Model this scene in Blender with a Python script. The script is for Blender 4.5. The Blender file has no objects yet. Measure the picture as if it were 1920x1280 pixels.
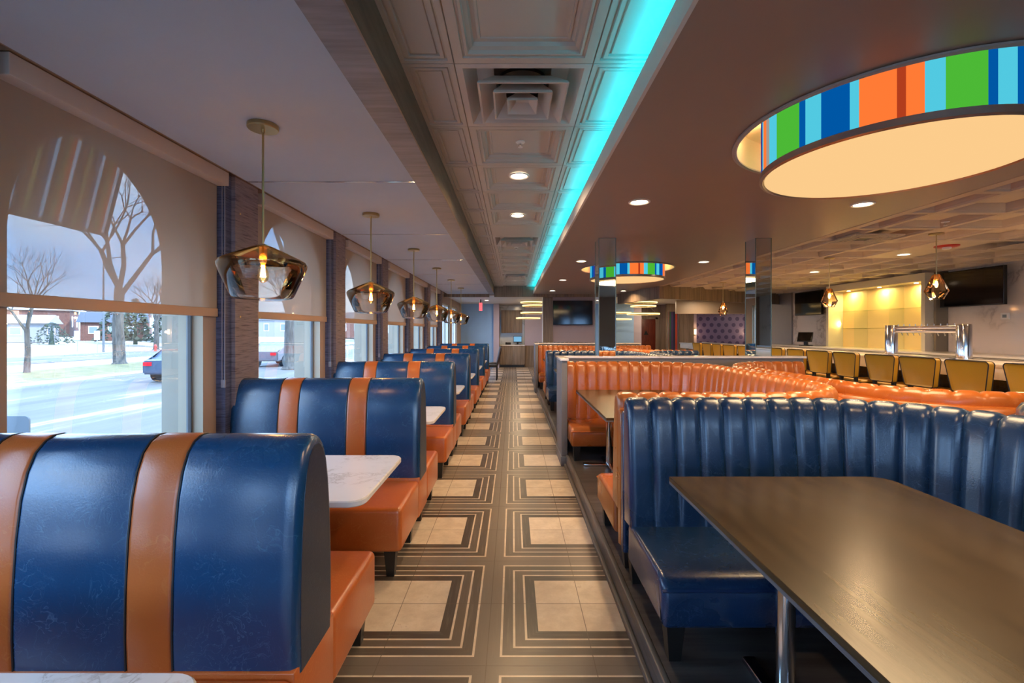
import bpy, bmesh, math, random
from mathutils import Vector, Matrix
random.seed(7)
PI = math.pi
COL = bpy.context.scene.collection

# ------------------------------------------------------------------ materials
class G:
    def __init__(s, name):
        s.m = bpy.data.materials.new(name); s.m.use_nodes = True
        s.t = s.m.node_tree; s.t.nodes.clear()
        s.out = s.t.nodes.new('ShaderNodeOutputMaterial')
    def n(s, typ, **kw):
        nd = s.t.nodes.new('ShaderNode' + typ)
        for k, v in kw.items():
            if k.startswith('i_'):
                key = k[2:]
                key = int(key) if key.isdigit() else key.replace('_', ' ')
                s.put(nd.inputs[key], v)
            else: setattr(nd, k, v)
        return nd
    def put(s, inp, v):
        if isinstance(v, bpy.types.NodeSocket): s.t.links.new(v, inp)
        elif isinstance(v, bpy.types.Node): s.t.links.new(v.outputs[0], inp)
        else:
            if isinstance(v, (tuple, list)) and len(v) == 3 and inp.type == 'RGBA': v = (*v, 1)
            inp.default_value = v
    def math(s, op, a, b=0.0, c=0.0):
        nd = s.t.nodes.new('ShaderNodeMath'); nd.operation = op
        s.put(nd.inputs[0], a); s.put(nd.inputs[1], b); s.put(nd.inputs[2], c)
        return nd.outputs[0]
    def mix(s, f, a, b):
        nd = s.t.nodes.new('ShaderNodeMix'); nd.data_type = 'RGBA'
        s.put(nd.inputs[0], f); s.put(nd.inputs[6], a); s.put(nd.inputs[7], b)
        return nd.outputs[2]
    def ramp(s, f, stops, interp='LINEAR'):
        nd = s.t.nodes.new('ShaderNodeValToRGB'); s.put(nd.inputs[0], f)
        cr = nd.color_ramp; cr.interpolation = interp
        while len(cr.elements) < len(stops): cr.elements.new(0.5)
        for e, (p, c) in zip(cr.elements, stops):
            e.position = p; e.color = (*c, 1) if len(c) == 3 else c
        return nd.outputs[0]
    def co(s, kind='Object', scale=(1, 1, 1), rot=(0, 0, 0)):
        tc = s.t.nodes.new('ShaderNodeTexCoord')
        mp = s.t.nodes.new('ShaderNodeMapping'); s.t.links.new(tc.outputs[kind], mp.inputs[0])
        mp.inputs['Scale'].default_value = scale; mp.inputs['Rotation'].default_value = rot
        return mp.outputs[0]
    def bsdf(s, color, rough=.5, metal=0, bump=None, bstr=.2, bdist=.01, **kw):
        b = s.n('BsdfPrincipled'); s.put(b.inputs['Base Color'], color)
        s.put(b.inputs['Roughness'], rough); s.put(b.inputs['Metallic'], metal)
        if bump is not None:
            bp = s.n('Bump'); s.put(bp.inputs['Height'], bump)
            bp.inputs['Strength'].default_value = bstr; bp.inputs['Distance'].default_value = bdist
            s.t.links.new(bp.outputs[0], b.inputs['Normal'])
        for k, v in kw.items(): s.put(b.inputs[k.replace('_', ' ')], v)
        return b
    def done(s, sh):
        s.t.links.new(sh.outputs[0] if isinstance(sh, bpy.types.Node) else sh, s.out.inputs[0]); return s.m

def plain(name, col, rough=.5, metal=0, **kw):
    g = G(name); return g.done(g.bsdf(col, rough, metal, **kw))
def emit(name, col, st):
    g = G(name); e = g.n('Emission'); g.put(e.inputs[0], col); e.inputs[1].default_value = st; return g.done(e)

def leather(name, c1, c2, vein, rough=.3, coat=.25):
    g = G(name); co = g.co('Object')
    w = g.n('TexNoise', i_Vector=co, i_Scale=4.0, i_Detail=3.0)
    wv = g.n('VectorMath', operation='MULTIPLY_ADD'); g.put(wv.inputs[0], w.outputs['Color']); wv.inputs[1].default_value = (.35, .35, .35); g.put(wv.inputs[2], co)
    lines = []
    for sc_, off, wd in ((9.0, 0.0, .011), (15.0, 7.3, .014), (26.0, 3.1, .016)):
        mp = g.n('VectorMath', operation='ADD'); g.put(mp.inputs[0], wv.outputs[0]); mp.inputs[1].default_value = (off, off, off)
        v = g.n('TexNoise', i_Vector=mp.outputs[0], i_Scale=sc_, i_Detail=3.0, i_Roughness=.45, i_Distortion=1.2)
        rd = g.math('ABSOLUTE', g.math('SUBTRACT', v.outputs['Fac'], .5))
        m_ = g.n('TexNoise', i_Vector=mp.outputs[0], i_Scale=5.0, i_Detail=1.0)
        lines.append(g.math('MULTIPLY', g.ramp(rd, [(0, (1, 1, 1)), (wd, (0, 0, 0))]), g.ramp(m_.outputs['Fac'], [(.48, (0, 0, 0)), (.62, (1, 1, 1))])))
    line = g.math('MAXIMUM', lines[0], g.math('MAXIMUM', lines[1], lines[2]))
    big = g.n('TexNoise', i_Vector=co, i_Scale=2.2, i_Detail=5.0)
    msk = line
    base = g.mix(g.ramp(big.outputs['Fac'], [(.25, (0, 0, 0)), (.75, (1, 1, 1))]), c1, c2)
    col = g.mix(g.math('MULTIPLY', msk, .38), base, vein)
    fine = g.n('TexNoise', i_Vector=co, i_Scale=160.0, i_Detail=2.0)
    h = g.math('ADD', g.math('MULTIPLY', fine.outputs['Fac'], .5), g.math('MULTIPLY', line, -.15))
    return g.done(g.bsdf(col, g.math('ADD', g.math('MULTIPLY', big.outputs['Fac'], .12), rough - .05), bump=h, bstr=.22, bdist=.004, Coat_Weight=coat, Coat_Roughness=.22))

BLUE = leather('blue_leather', (.003, .034, .098), (.006, .056, .15), (.06, .18, .32), .25, .45)
BLUE_END = leather('dark_blue_end_leather', (.010, .022, .05), (.014, .030, .07), (.05, .09, .14), .38, .1)
NAVY = leather('navy_rib_leather', (.005, .021, .060), (.008, .034, .095), (.06, .12, .22), .26, .35)
ORANGE = leather('orange_leather', (.43, .095, .016), (.52, .128, .025), (.62, .24, .07), .30, .25)
ORANGE_RIB = leather('orange_rib_leather', (.36, .090, .014), (.43, .118, .020), (.54, .20, .06), .27, .35)
YELLOW = leather('mustard_leather', (.50, .27, .018), (.56, .31, .025), (.58, .34, .05), .42, .05)
PIPING = plain('dark_piping', (.02, .018, .02), .5)
THREAD = plain('seam_piping', (.010, .03, .09), .4)

def wood(name, c1, c2, scale=(1, 1, 1), rough=.45, dens=14., bstr=.08, spec=.5):
    g = G(name); co = g.co('Object', scale)
    n = g.n('TexNoise', i_Vector=co, i_Scale=dens, i_Detail=6.0, i_Roughness=.6, i_Distortion=.25)
    n2 = g.n('TexNoise', i_Vector=co, i_Scale=dens * .25, i_Detail=3.0)
    f = g.math('ADD', g.math('MULTIPLY', n.outputs['Fac'], .6), g.math('MULTIPLY', n2.outputs['Fac'], .4))
    col = g.ramp(f, [(.36, c1), (.62, c2)])
    return g.done(g.bsdf(col, rough, bump=n.outputs['Fac'], bstr=bstr, bdist=.003, Specular_IOR_Level=spec))
BEAM_WOOD = wood('grey_beam_wood', (.085, .085, .108), (.165, .162, .195), (.25, 3, 3), dens=9)
WALL_WOOD = wood('vertical_grain_wood', (.13, .095, .065), (.27, .20, .145), (3, 3, .15), dens=7)
DARK_WOOD = wood('dark_table_laminate', (.028, .018, .008), (.060, .040, .020), (3.2, .35, 3), .25, 9, .035, .32)
EDGE_WOOD = wood('table_edge_band', (.05, .052, .058), (.12, .12, .13), (1, .3, 8), .45, 20)
CURB = wood('curb_wood', (.07, .062, .055), (.16, .14, .125), (3, .2, 3), .4, 9)
PLAT = wood('platform_planks', (.045, .038, .034), (.11, .095, .085), (.3, 4, 1), .38, 6)
LEG = plain('black_leg_wood', (.012, .010, .009), .4)
CHROME = plain('chrome', (.75, .75, .76), .12, 1)
STEEL = plain('brushed_steel', (.5, .5, .5), .3, 1)
BRASS = plain('aged_brass', (.52, .40, .20), .28, 1)
COPPER = plain('mirror_copper', (.55, .38, .25), .06, 1)
MIRROR = plain('mirror_glass', (.80, .86, .84), .015, 1)
MEDGE = plain('mirror_edge', (.10, .16, .15), .3)
BLACK = plain('black_plastic', (.008, .008, .009), .35)
SCREEN = plain('dark_screen', (.004, .004, .006), .08)
WHITE = plain('white_plastic', (.75, .73, .70), .4)
WCEIL = plain('white_ceiling_plastic', (.52, .48, .45), .5)

def linen(name, c1, c2, s=(400, 400, 400), rough=.8):
    g = G(name); co = g.co('Object', (1, 1, 1))
    n = g.n('TexNoise', i_Vector=co, i_Scale=3.0, i_Detail=3.0)
    f = g.n('TexNoise', i_Vector=g.co('Object', s), i_Scale=1.0, i_Detail=1.0)
    return g.done(g.bsdf(g.mix(g.math('ADD', g.math('MULTIPLY', n.outputs['Fac'], .5), g.math('MULTIPLY', f.outputs['Fac'], .5)), c1, c2), rough, bump=f.outputs['Fac'], bstr=.05, bdist=.002))
SOFFIT = linen('grey_soffit_vinyl', (.31, .355, .435), (.375, .43, .52), rough=.75)
SOFFIT_R = linen('satin_soffit_paint', (.28, .22, .185), (.33, .26, .22), rough=.42)
TILE_C = linen('embossed_tile', (.46, .42, .375), (.52, .47, .42), rough=.5)
BARTILE = linen('bar_coffer_tile', (.52, .42, .32), (.60, .49, .38), rough=.55)
TAN = plain('tan_wall_paint', (.34, .25, .20), .7)
GREYP = linen('grey_wall_panel', (.22, .20, .20), (.28, .26, .26), (60, 60, 4), .6)
LAV = linen('lavender_wall_vinyl', (.36, .31, .36), (.44, .38, .44), (10, 10, 120), .6)
BLUEWALL = linen('pale_blue_wall', (.24, .41, .66), (.29, .48, .75), (8, 8, 90), .6)

def grass(name, c1, c2, c3):
    g = G(name); co = g.co('Object', (6, 6, 110))
    n = g.n('TexNoise', i_Vector=co, i_Scale=1.0, i_Detail=4.0, i_Roughness=.65)
    c = g.ramp(n.outputs['Fac'], [(.33, c1), (.45, c2), (.62, c3)])
    return g.done(g.bsdf(c, .65, bump=n.outputs['Fac'], bstr=.35, bdist=.004))
PAPER = grass('plum_grasscloth', (.055, .04, .055), (.155, .125, .145), (.20, .165, .185))
NAVYTRIM = grass('navy_grasscloth', (.02, .024, .05), (.045, .055, .11), (.09, .10, .17))

def marble(name, base, vein, scale=1.6, rough=.15, width=.03):
    g = G(name); co = g.co('Object')
    w = g.n('TexNoise', i_Vector=co, i_Scale=scale * 1.5, i_Detail=6.0)
    wv = g.n('VectorMath', operation='MULTIPLY_ADD'); g.put(wv.inputs[0], w.outputs['Color']); wv.inputs[1].default_value = (.7, .7, .7); g.put(wv.inputs[2], co)
    v = g.n('TexNoise', i_Vector=wv.outputs[0], i_Scale=scale * .8, i_Detail=5.0, i_Roughness=.55)
    rd = g.math('ABSOLUTE', g.math('SUBTRACT', v.outputs['Fac'], .5))
    ln = g.ramp(rd, [(0, (1, 1, 1)), (width * .5, (.35, .35, .35)), (width * 1.6, (0, 0, 0))])
    n2 = g.n('TexNoise', i_Vector=co, i_Scale=scale, i_Detail=4.0)
    f = g.math('MULTIPLY', ln, g.ramp(n2.outputs['Fac'], [(.42, (0, 0, 0)), (.6, (1, 1, 1))]))
    c = g.mix(g.math('MULTIPLY', n2.outputs['Fac'], .25), base, vein)
    return g.done(g.bsdf(g.mix(g.math('MULTIPLY', f, .75), c, vein), rough))
QUARTZ = marble('white_quartz', (.80, .79, .80), (.42, .38, .36), 3.2, .16, .02)
QUARTZ_BAR = marble('cream_bar_quartz', (.80, .76, .72), (.62, .57, .52), 1.4, .14, .02)
MARBLE = marble('warm_marble_wall', (.76, .67, .60), (.30, .24, .21), 1.1, .07, .04)
MARBLE_G = marble('pale_marble_niche', (.74, .76, .68), (.25, .26, .24), 1.3, .15, .05)

# floor: mitred concentric squares, one block = 2 x 2 tiles
def floor_mat():
    g = G('geometric_floor_tile'); tc = g.n('TexCoord'); sp = g.n('SeparateXYZ'); g.put(sp.inputs[0], tc.outputs['Object'])
    TW, TD = .5215, .5050
    ax = g.math('PINGPONG', g.math('ADD', sp.outputs[0], -.393 + TW * 40), TW)
    ay = g.math('PINGPONG', g.math('ADD', sp.outputs[1], -2.722 + TD * 40), TD)
    mx = g.math('DIVIDE', ax, TW); my = g.math('DIVIDE', ay, TD)
    m = g.math('MAXIMUM', mx, my)
    vert = g.math('GREATER_THAN', mx, my)
    s1 = g.n('TexNoise', i_Vector=g.co('Object', (60, 4, 1)), i_Scale=1.0, i_Detail=4.0)
    s2 = g.n('TexNoise', i_Vector=g.co('Object', (4, 60, 1)), i_Scale=1.0, i_Detail=4.0)
    gr = g.math('ADD', g.math('MULTIPLY', vert, s1.outputs['Fac']), g.math('MULTIPLY', g.math('SUBTRACT', 1.0, vert), s2.outputs['Fac']))
    dark = g.ramp(m, [(0, (.06, .046, .034)), (.495, (.070, .053, .040)), (.622, (.125, .098, .075)), (.742, (.105, .082, .063)), (.868, (.18, .146, .115))], 'CONSTANT')
    dark = g.mix(g.math('MULTIPLY', gr, .5), dark, g.mix(.5, dark, (.01, .008, .006)))
    dark = g.mix(g.ramp(gr, [(.5, (0, 0, 0)), (.8, (.5, .5, .5))]), dark, (.22, .18, .145))
    cn = g.n('TexNoise', i_Vector=g.co('Object'), i_Scale=7.0, i_Detail=8.0, i_Roughness=.7)
    cream = g.ramp(cn.outputs['Fac'], [(.35, (.50, .40, .30)), (.55, (.60, .50, .385)), (.62, (.64, .54, .43)), (.66, (.52, .41, .31))])
    line = 0.0
    for c in (.622, .742, .868):
        line = g.math('MAXIMUM', line, g.math('LESS_THAN', g.math('ABSOLUTE', g.math('SUBTRACT', m, c)), .0115))
    line = g.math('MAXIMUM', line, g.math('LESS_THAN', m, .495))
    col = g.mix(line, dark, cream)
    gx = g.math('MINIMUM', ax, g.math('SUBTRACT', TW, ax)); gy = g.math('MINIMUM', ay, g.math('SUBTRACT', TD, ay))
    gt = g.math('LESS_THAN', g.math('MINIMUM', gx, gy), .0022)
    col = g.mix(g.math('MULTIPLY', gt, .8), col, (.13, .10, .08))
    return g.done(g.bsdf(col, g.math('ADD', .30, g.math('MULTIPLY', gt, .3)), bump=g.math('SUBTRACT', 1.0, gt), bstr=.3, bdist=.002))
FLOOR = floor_mat()

def see_glass(name='window_glass', tint=(.96, .98, 1)):
    g = G(name); f = g.n('Fresnel', i_IOR=1.45); tr = g.n('BsdfTransparent', i_Color=tint); gl = g.n('BsdfGlossy', i_Roughness=.0)
    mx = g.n('MixShader'); g.put(mx.inputs[0], g.math('MULTIPLY', f.outputs[0], .3)); g.put(mx.inputs[1], tr); g.put(mx.inputs[2], gl)
    return g.done(mx)
WGLASS = see_glass()
SHELF_GLASS = see_glass('green_shelf_glass', (.95, .985, .965))
def blind_mat():
    g = G('solar_mesh_fabric'); tr = g.n('BsdfTransparent', i_Color=(.86, .86, .86)); d = g.n('BsdfDiffuse', i_Color=(.50, .43, .37)); tl = g.n('BsdfTranslucent', i_Color=(.42, .37, .31))
    a = g.n('MixShader'); a.inputs[0].default_value = .18; g.put(a.inputs[1], d); g.put(a.inputs[2], tl)
    b = g.n('MixShader'); b.inputs[0].default_value = .34; g.put(b.inputs[1], a); g.put(b.inputs[2], tr)
    return g.done(b)
BLIND = blind_mat()
BLINDHEM = plain('warm_lit_hem_fabric', (.40, .27, .19), .8)  # orange-brown base has the warm lamplight on the hem painted in
PART0 = plain('chain_grey', (.22, .22, .26), .4)
VALANCE = plain('valance_beige', (.40, .345, .31), .6)
def ombre(name, z0, z1, gold=(.80, .52, .20), clear=(.97, .95, .93)):
    g = G(name); tc = g.n('TexCoord'); sp = g.n('SeparateXYZ'); g.put(sp.inputs[0], tc.outputs['Object'])
    f = g.n('MapRange', i_1=z0, i_2=z1); g.put(f.inputs[0], sp.outputs[2])
    t = f.outputs[0]
    tr = g.n('BsdfTransparent'); g.put(tr.inputs[0], g.mix(t, clear, (.90, .70, .46)))
    gl = g.n('BsdfGlossy', i_Roughness=.03); g.put(gl.inputs[0], g.mix(t, (1, 1, 1), gold))
    fr = g.n('Fresnel', i_IOR=1.5)
    mx = g.n('MixShader'); g.put(mx.inputs[0], g.math('MINIMUM', g.math('ADD', g.math('MULTIPLY', t, .30), g.math('MULTIPLY', fr.outputs[0], 1.0)), 1.0)); g.put(mx.inputs[1], tr); g.put(mx.inputs[2], gl)
    return g.done(mx)
OMBRE = ombre('ombre_gold_glass', -.90, -.76)
AMBER = ombre('amber_drop_glass', -.80, -.50, (.75, .45, .2), (.95, .88, .8))
BULBG = see_glass('bulb_glass', (1, .85, .6))
FIL = emit('warm_filament', (1, .55, .18), 60)
LED = emit('warm_downlight', (1, .80, .55), 9)
LEDRING = emit('gold_led_ring', (1, .62, .22), 2.2)
CYAN = emit('cyan_led', (0, .75, 1.0), 6)
PURPLE = emit('violet_led', (.35, .25, 1), 1.5)
DISC = emit('warm_diffuser', (1, .62, .27), .56)

# ------------------------------------------------------------------ geometry helpers
def setp(o, label=None, cat=None, group=None, kind=None):
    if label: o['label'] = label
    if cat: o['category'] = cat
    if group: o['group'] = group
    if kind: o['kind'] = kind
    return o
def thing(name, loc=(0, 0, 0), label=None, cat=None, group=None, rz=0):
    o = bpy.data.objects.new(name, None); COL.objects.link(o); o.location = loc; o.rotation_euler = (0, 0, rz)
    o.empty_display_size = .1
    return setp(o, label, cat, group)
def obj(name, bm, mat, parent=None, smooth=True, ang=38):
    bmesh.ops.recalc_face_normals(bm, faces=bm.faces[:])
    if smooth:
        for f in bm.faces: f.smooth = True
        lim = math.radians(ang)
        for e in bm.edges:
            if len(e.link_faces) != 2 or e.calc_face_angle(0) > lim: e.smooth = False
    me = bpy.data.meshes.new(name); bm.to_mesh(me); bm.free()
    for m in (mat if isinstance(mat, (list, tuple)) else [mat]): me.materials.append(m)
    o = bpy.data.objects.new(name, me); COL.objects.link(o)
    if parent is not None: o.parent = parent
    return o
def struct(name, bm, mat, parent=None, **k):
    o = obj(name, bm, mat, parent, **k)
    if parent is None: o['kind'] = 'structure'
    return o
def B(): return bmesh.new()
def box(bm, x0, x1, y0, y1, z0, z1, bev=0, seg=3, mi=0):
    r = bmesh.ops.create_cube(bm, size=1)
    vs = r['verts']
    for v in vs: v.co = Vector(((x0 + x1) / 2 + v.co.x * (x1 - x0), (y0 + y1) / 2 + v.co.y * (y1 - y0), (z0 + z1) / 2 + v.co.z * (z1 - z0)))
    fs = list({f for v in vs for f in v.link_faces})
    if mi:
        for f in fs: f.material_index = mi
    if bev:
        es = list({e for v in vs for e in v.link_edges})
        bmesh.ops.bevel(bm, geom=es, offset=bev, segments=seg, profile=.5, affect='EDGES', material=-1)
    return vs
def bx(*a, **k):
    bm = B(); box(bm, *a, **k); return bm
def tube(bm, pts, r, n=8, closed=False, caps=True):
    pts = [Vector(p) for p in pts]; rings = []; N = len(pts)
    up = None
    for i, p in enumerate(pts):
        a = pts[i - 1] if (i > 0 or closed) else pts[i]; b = pts[(i + 1) % N] if (i < N - 1 or closed) else pts[i]
        t = (b - a).normalized()
        if up is None: up = t.orthogonal().normalized()
        up = (up - t * up.dot(t)).normalized(); sd = t.cross(up)
        rr = r[i] if isinstance(r, (list, tuple)) else r
        rings.append([bm.verts.new(p + (up * math.cos(2 * PI * k / n) + sd * math.sin(2 * PI * k / n)) * rr) for k in range(n)])
    for i in range(N if closed else N - 1):
        A, C = rings[i], rings[(i + 1) % N]
        for k in range(n): bm.faces.new((A[k], A[(k + 1) % n], C[(k + 1) % n], C[k]))
    if caps and not closed: bm.faces.new(rings[0][::-1]); bm.faces.new(rings[-1])
def lathe(bm, prof, n=32, cx=0, cy=0, close=False, mi=0):
    rings = []
    for r, z in prof:
        if r < 1e-5: rings.append([bm.verts.new((cx, cy, z))])
        else: rings.append([bm.verts.new((cx + r * math.cos(2 * PI * k / n), cy + r * math.sin(2 * PI * k / n), z)) for k in range(n)])
    prs = list(zip(rings[:-1], rings[1:]))
    if close: prs.append((rings[-1], rings[0]))
    for A, C in prs:
        if len(A) == 1 and len(C) == 1: continue
        for k in range(n):
            k2 = (k + 1) % n
            if len(A) == 1: f = bm.faces.new((A[0], C[k2], C[k]))
            elif len(C) == 1: f = bm.faces.new((A[k], A[k2], C[0]))
            else: f = bm.faces.new((A[k], A[k2], C[k2], C[k]))
            f.material_index = mi
def prism(bm, poly, axis, a, b):
    """extrude a 2-D polygon along an axis; poly in the other two axes (in xyz order)"""
    def P(u, v, w): return {'x': (w, u, v), 'y': (u, w, v), 'z': (u, v, w)}[axis]
    A = [bm.verts.new(P(u, v, a)) for u, v in poly]; C = [bm.verts.new(P(u, v, b)) for u, v in poly]
    n = len(poly)
    bm.faces.new(A); bm.faces.new(C[::-1])
    for i in range(n): bm.faces.new((A[i], C[i], C[(i + 1) % n], A[(i + 1) % n]))
def rrect(x0, x1, y0, y1, r, n=6, corners=(1, 1, 1, 1)):
    """corners: x1y0, x1y1, x0y1, x0y0"""
    out = []
    for (cx, cy, a0, on, ex, ey) in ((x1 - r, y0 + r, -90, corners[0], x1, y0), (x1 - r, y1 - r, 0, corners[1], x1, y1), (x0 + r, y1 - r, 90, corners[2], x0, y1), (x0 + r, y0 + r, 180, corners[3], x0, y0)):
        if on:
            for k in range(n + 1):
                a = math.radians(a0 + 90 * k / n); out.append((cx + r * math.cos(a), cy + r * math.sin(a)))
        else: out.append((ex, ey))
    return out
def slab(poly, z0, z1, ch=.004):
    """horizontal slab with eased top and bottom edges"""
    bm = B(); c = Vector((sum(p[0] for p in poly) / len(poly), sum(p[1] for p in poly) / len(poly)))
    def ring(z, ins):
        out = []
        n = len(poly)
        for i, p in enumerate(poly):
            a = Vector(poly[i - 1]); b = Vector(poly[(i + 1) % n]); t = (b - a).normalized(); nrm = Vector((t.y, -t.x))
            q = Vector(p) - nrm * ins; out.append(bm.verts.new((q.x, q.y, z)))
        return out
    R = [ring(z0, ch), ring(z0 + ch, 0), ring(z1 - ch, 0), ring(z1, ch)]
    for A, C in zip(R[:-1], R[1:]):
        for i in range(len(A)): bm.faces.new((A[i], A[(i + 1) % len(A)], C[(i + 1) % len(A)], C[i]))
    bm.faces.new(R[0][::-1]); bm.faces.new(R[-1]); return bm
def copy_tree(o, parent=None, loc=None, rz=None, label=None):
    c = o.copy(); COL.objects.link(c); c.parent = parent
    if loc is not None: c.location = loc
    if rz is not None: c.rotation_euler = (0, 0, rz)
    if label: c['label'] = label
    for ch in [x for x in bpy.data.objects if x.parent == o]: copy_tree(ch, c)
    return c
def area(name, loc, size, power, col, rot=(0, 0, 0), shape='DISK', sy=None, spread=None):
    l = bpy.data.lights.new(name, 'AREA'); l.shape = shape; l.size = size
    if sy: l.size_y = sy
    l.energy = power; l.color = col
    if spread: l.spread = spread
    o = bpy.data.objects.new(name, l); COL.objects.link(o); o.location = loc; o.rotation_euler = rot; return o
def point(name, loc, power, col, r=.03):
    l = bpy.data.lights.new(name, 'POINT'); l.energy = power; l.color = col; l.shadow_soft_size = r
    o = bpy.data.objects.new(name, l); COL.objects.link(o); o.location = loc; return o
ORD = ['nearest the camera', 'second from the camera', 'third from the camera', 'fourth from the camera', 'fifth from the camera', 'sixth from the camera', 'seventh from the camera', 'eighth from the camera']
WARM = (1, .66, .36)

# ------------------------------------------------------------------ room constants
PITCH = 2.04; WX = -2.25; ZC = 2.797; ZT = 3.04; YB = -4.6
WIN = [2.74 + PITCH * k for k in range(-3, 6)]
HW = .652

# floor, platform
struct('floor', bx(-2.7, 11.5, YB, 21.2, -.15, 0), FLOOR, smooth=False)
bm = B(); box(bm, .66, 8.8, YB, 15.0, 0, .13)
struct('floor', bm, PLAT, smooth=False)
bm = B(); box(bm, .628, .66, YB, 15.0, 0, .131, bev=.006); box(bm, .60, .63, YB, 15, 0, .03, bev=.008)
struct('trim_platform_curb', bm, CURB)

# left wall with arched openings
def left_wall():
    x0, x1 = WX, WX - .30
    bm = B()
    top, sill, spring = 3.2, .72, 2.07
    N = 16
    def quad(a, b, c, d, mi=0):
        f = bm.faces.new([bm.verts.new(p) for p in (a, b, c, d)]); f.material_index = mi
    prev = YB
    for yc in [w - .025 for w in WIN]:
        a, b = yc - HW, yc + HW
        for x, mi in ((x0, 0), (x1, 1)):
            quad((x, prev, 0), (x, a, 0), (x, a, top), (x, prev, top), mi)
            quad((x, a, 0), (x, b, 0), (x, b, sill), (x, a, sill), mi)
            for k in range(N):
                t0, t1 = PI * k / N, PI * (k + 1) / N
                y0, y1 = yc - HW * math.cos(t0), yc - HW * math.cos(t1)
                z0, z1 = spring + HW * math.sin(t0), spring + HW * math.sin(t1)
                quad((x, y0, z0), (x, y1, z1), (x, y1, top), (x, y0, top), mi)
        # reveals
        for k in range(N):
            t0, t1 = PI * k / N, PI * (k + 1) / N
            y0, y1 = yc - HW * math.cos(t0), yc - HW * math.cos(t1)
            z0, z1 = spring + HW * math.sin(t0), spring + HW * math.sin(t1)
            quad((x0, y0, z0), (x0, y1, z1), (x1, y1, z1), (x1, y0, z0), 1)
        for y in (a, b): quad((x0, y, sill), (x0, y, spring), (x1, y, spring), (x1, y, sill), 1)
        quad((x0, a, sill), (x0, b, sill), (x1, b, sill), (x1, a, sill), 1)
        prev = b
    # straight part with tall plain windows beyond the booths
    for (a, b) in ((14.55, 16.5), (17.1, 18.6)):
        for x, mi in ((x0, 0), (x1, 1)):
            quad((x, prev, 0), (x, a, 0), (x, a, top), (x, prev, top), mi)
            quad((x, a, 0), (x, b, 0), (x, b, .35), (x, a, .35), mi)
            quad((x, a, 2.5), (x, b, 2.5), (x, b, top), (x, a, top), mi)
        for y in (a, b): quad((x0, y, .35), (x0, y, 2.5), (x1, y, 2.5), (x1, y, .35), 1)
        quad((x0, a, .35), (x0, b, .35), (x1, b, .35), (x1, a, .35), 1); quad((x0, a, 2.5), (x0, b, 2.5), (x1, b, 2.5), (x1, a, 2.5), 1)
        prev = b
    for x, mi in ((x0, 0), (x1, 1)): quad((x, prev, 0), (x, 21.2, 0), (x, 21.2, top), (x, prev, top), mi)
    bmesh.ops.remove_doubles(bm, verts=bm.verts[:], dist=1e-5)
    return bm
STONE = linen('pale_limestone', (.32, .28, .21), (.40, .35, .27), (3, 3, 3), .8)
struct('wall_left', left_wall(), [TAN, STONE], smooth=False)
FRAME = plain('dark_window_frame', (.10, .12, .14), .4)
for i, yc in enumerate(WIN):
    w = thing('window_%d' % (i + 1), (WX - .09, yc - .025, 0)); w['kind'] = 'structure'
    bm = B()
    pts = [(0, -HW + .015, .735), (0, -HW + .015, 2.07)] + [(0, -(HW - .015) * math.cos(PI * k / 14), 2.07 + (HW - .015) * math.sin(PI * k / 14)) for k in range(1, 14)] + [(0, HW - .015, 2.07), (0, HW - .015, .735)]
    tube(bm, pts, .018, 6, closed=True)
    obj('window_frame', bm, FRAME, w)
    bm = B(); bm.faces.new([bm.verts.new(p) for p in pts]); obj('window_pane', bm, WGLASS, w, smooth=False)
    # protruding wallpapered post between windows, with a navy edge strip
for i, (a, b) in enumerate(((14.55, 16.5), (17.1, 18.6))):
    w = thing('window_%d' % (len(WIN) + i + 1), (WX - .09, (a + b) / 2, 0)); w['kind'] = 'structure'
    h = (b - a) / 2; bm = B()
    for s in (-1, 0, 1): box(bm, -.03, .03, s * (h - .03) - .03, s * (h - .03) + .03, .35, 2.5)
    box(bm, -.03, .03, -h, h, .35, .41); box(bm, -.03, .03, -h, h, 2.44, 2.5)
    obj('window_frame', bm, WHITE, w); obj('window_pane', bx(-.004, .004, -h + .05, h - .05, .4, 2.45), WGLASS, w, smooth=False)
tn = 0
for i in range(len(WIN)):
    yc = WIN[i]; tn += 1
    y0, y1 = yc + .775, yc + PITCH - .87
    bm = B(); box(bm, WX - .005, WX + .10, y0 + .075, y1, 0, ZC); struct('trim_%d' % tn, bm, PAPER, smooth=False)
    tn += 1
    bm = B(); box(bm, WX - .005, WX + .07, y0, y0 + .075, 0, ZC); struct('trim_%d' % tn, bm, NAVYTRIM, smooth=False)
    if i in (2, 3, 4):
        scr = B()
        for (dy, z) in ((.14, 1.71), (.42, 1.71), (.14, 2.52), (.42, 2.52)):
            lathe(scr, [(0, .006), (.008, .004), (.009, 0)], 8)
            for v in scr.verts[-17:]: pass
            n = 8 * 2 + 1
            for v in list(scr.verts)[-n:]: v.co = Vector((WX + .10 + v.co.z, y0 + dy + v.co.x, z + v.co.y))
        struct('trim_post_screws', scr, BRASS)

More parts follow.
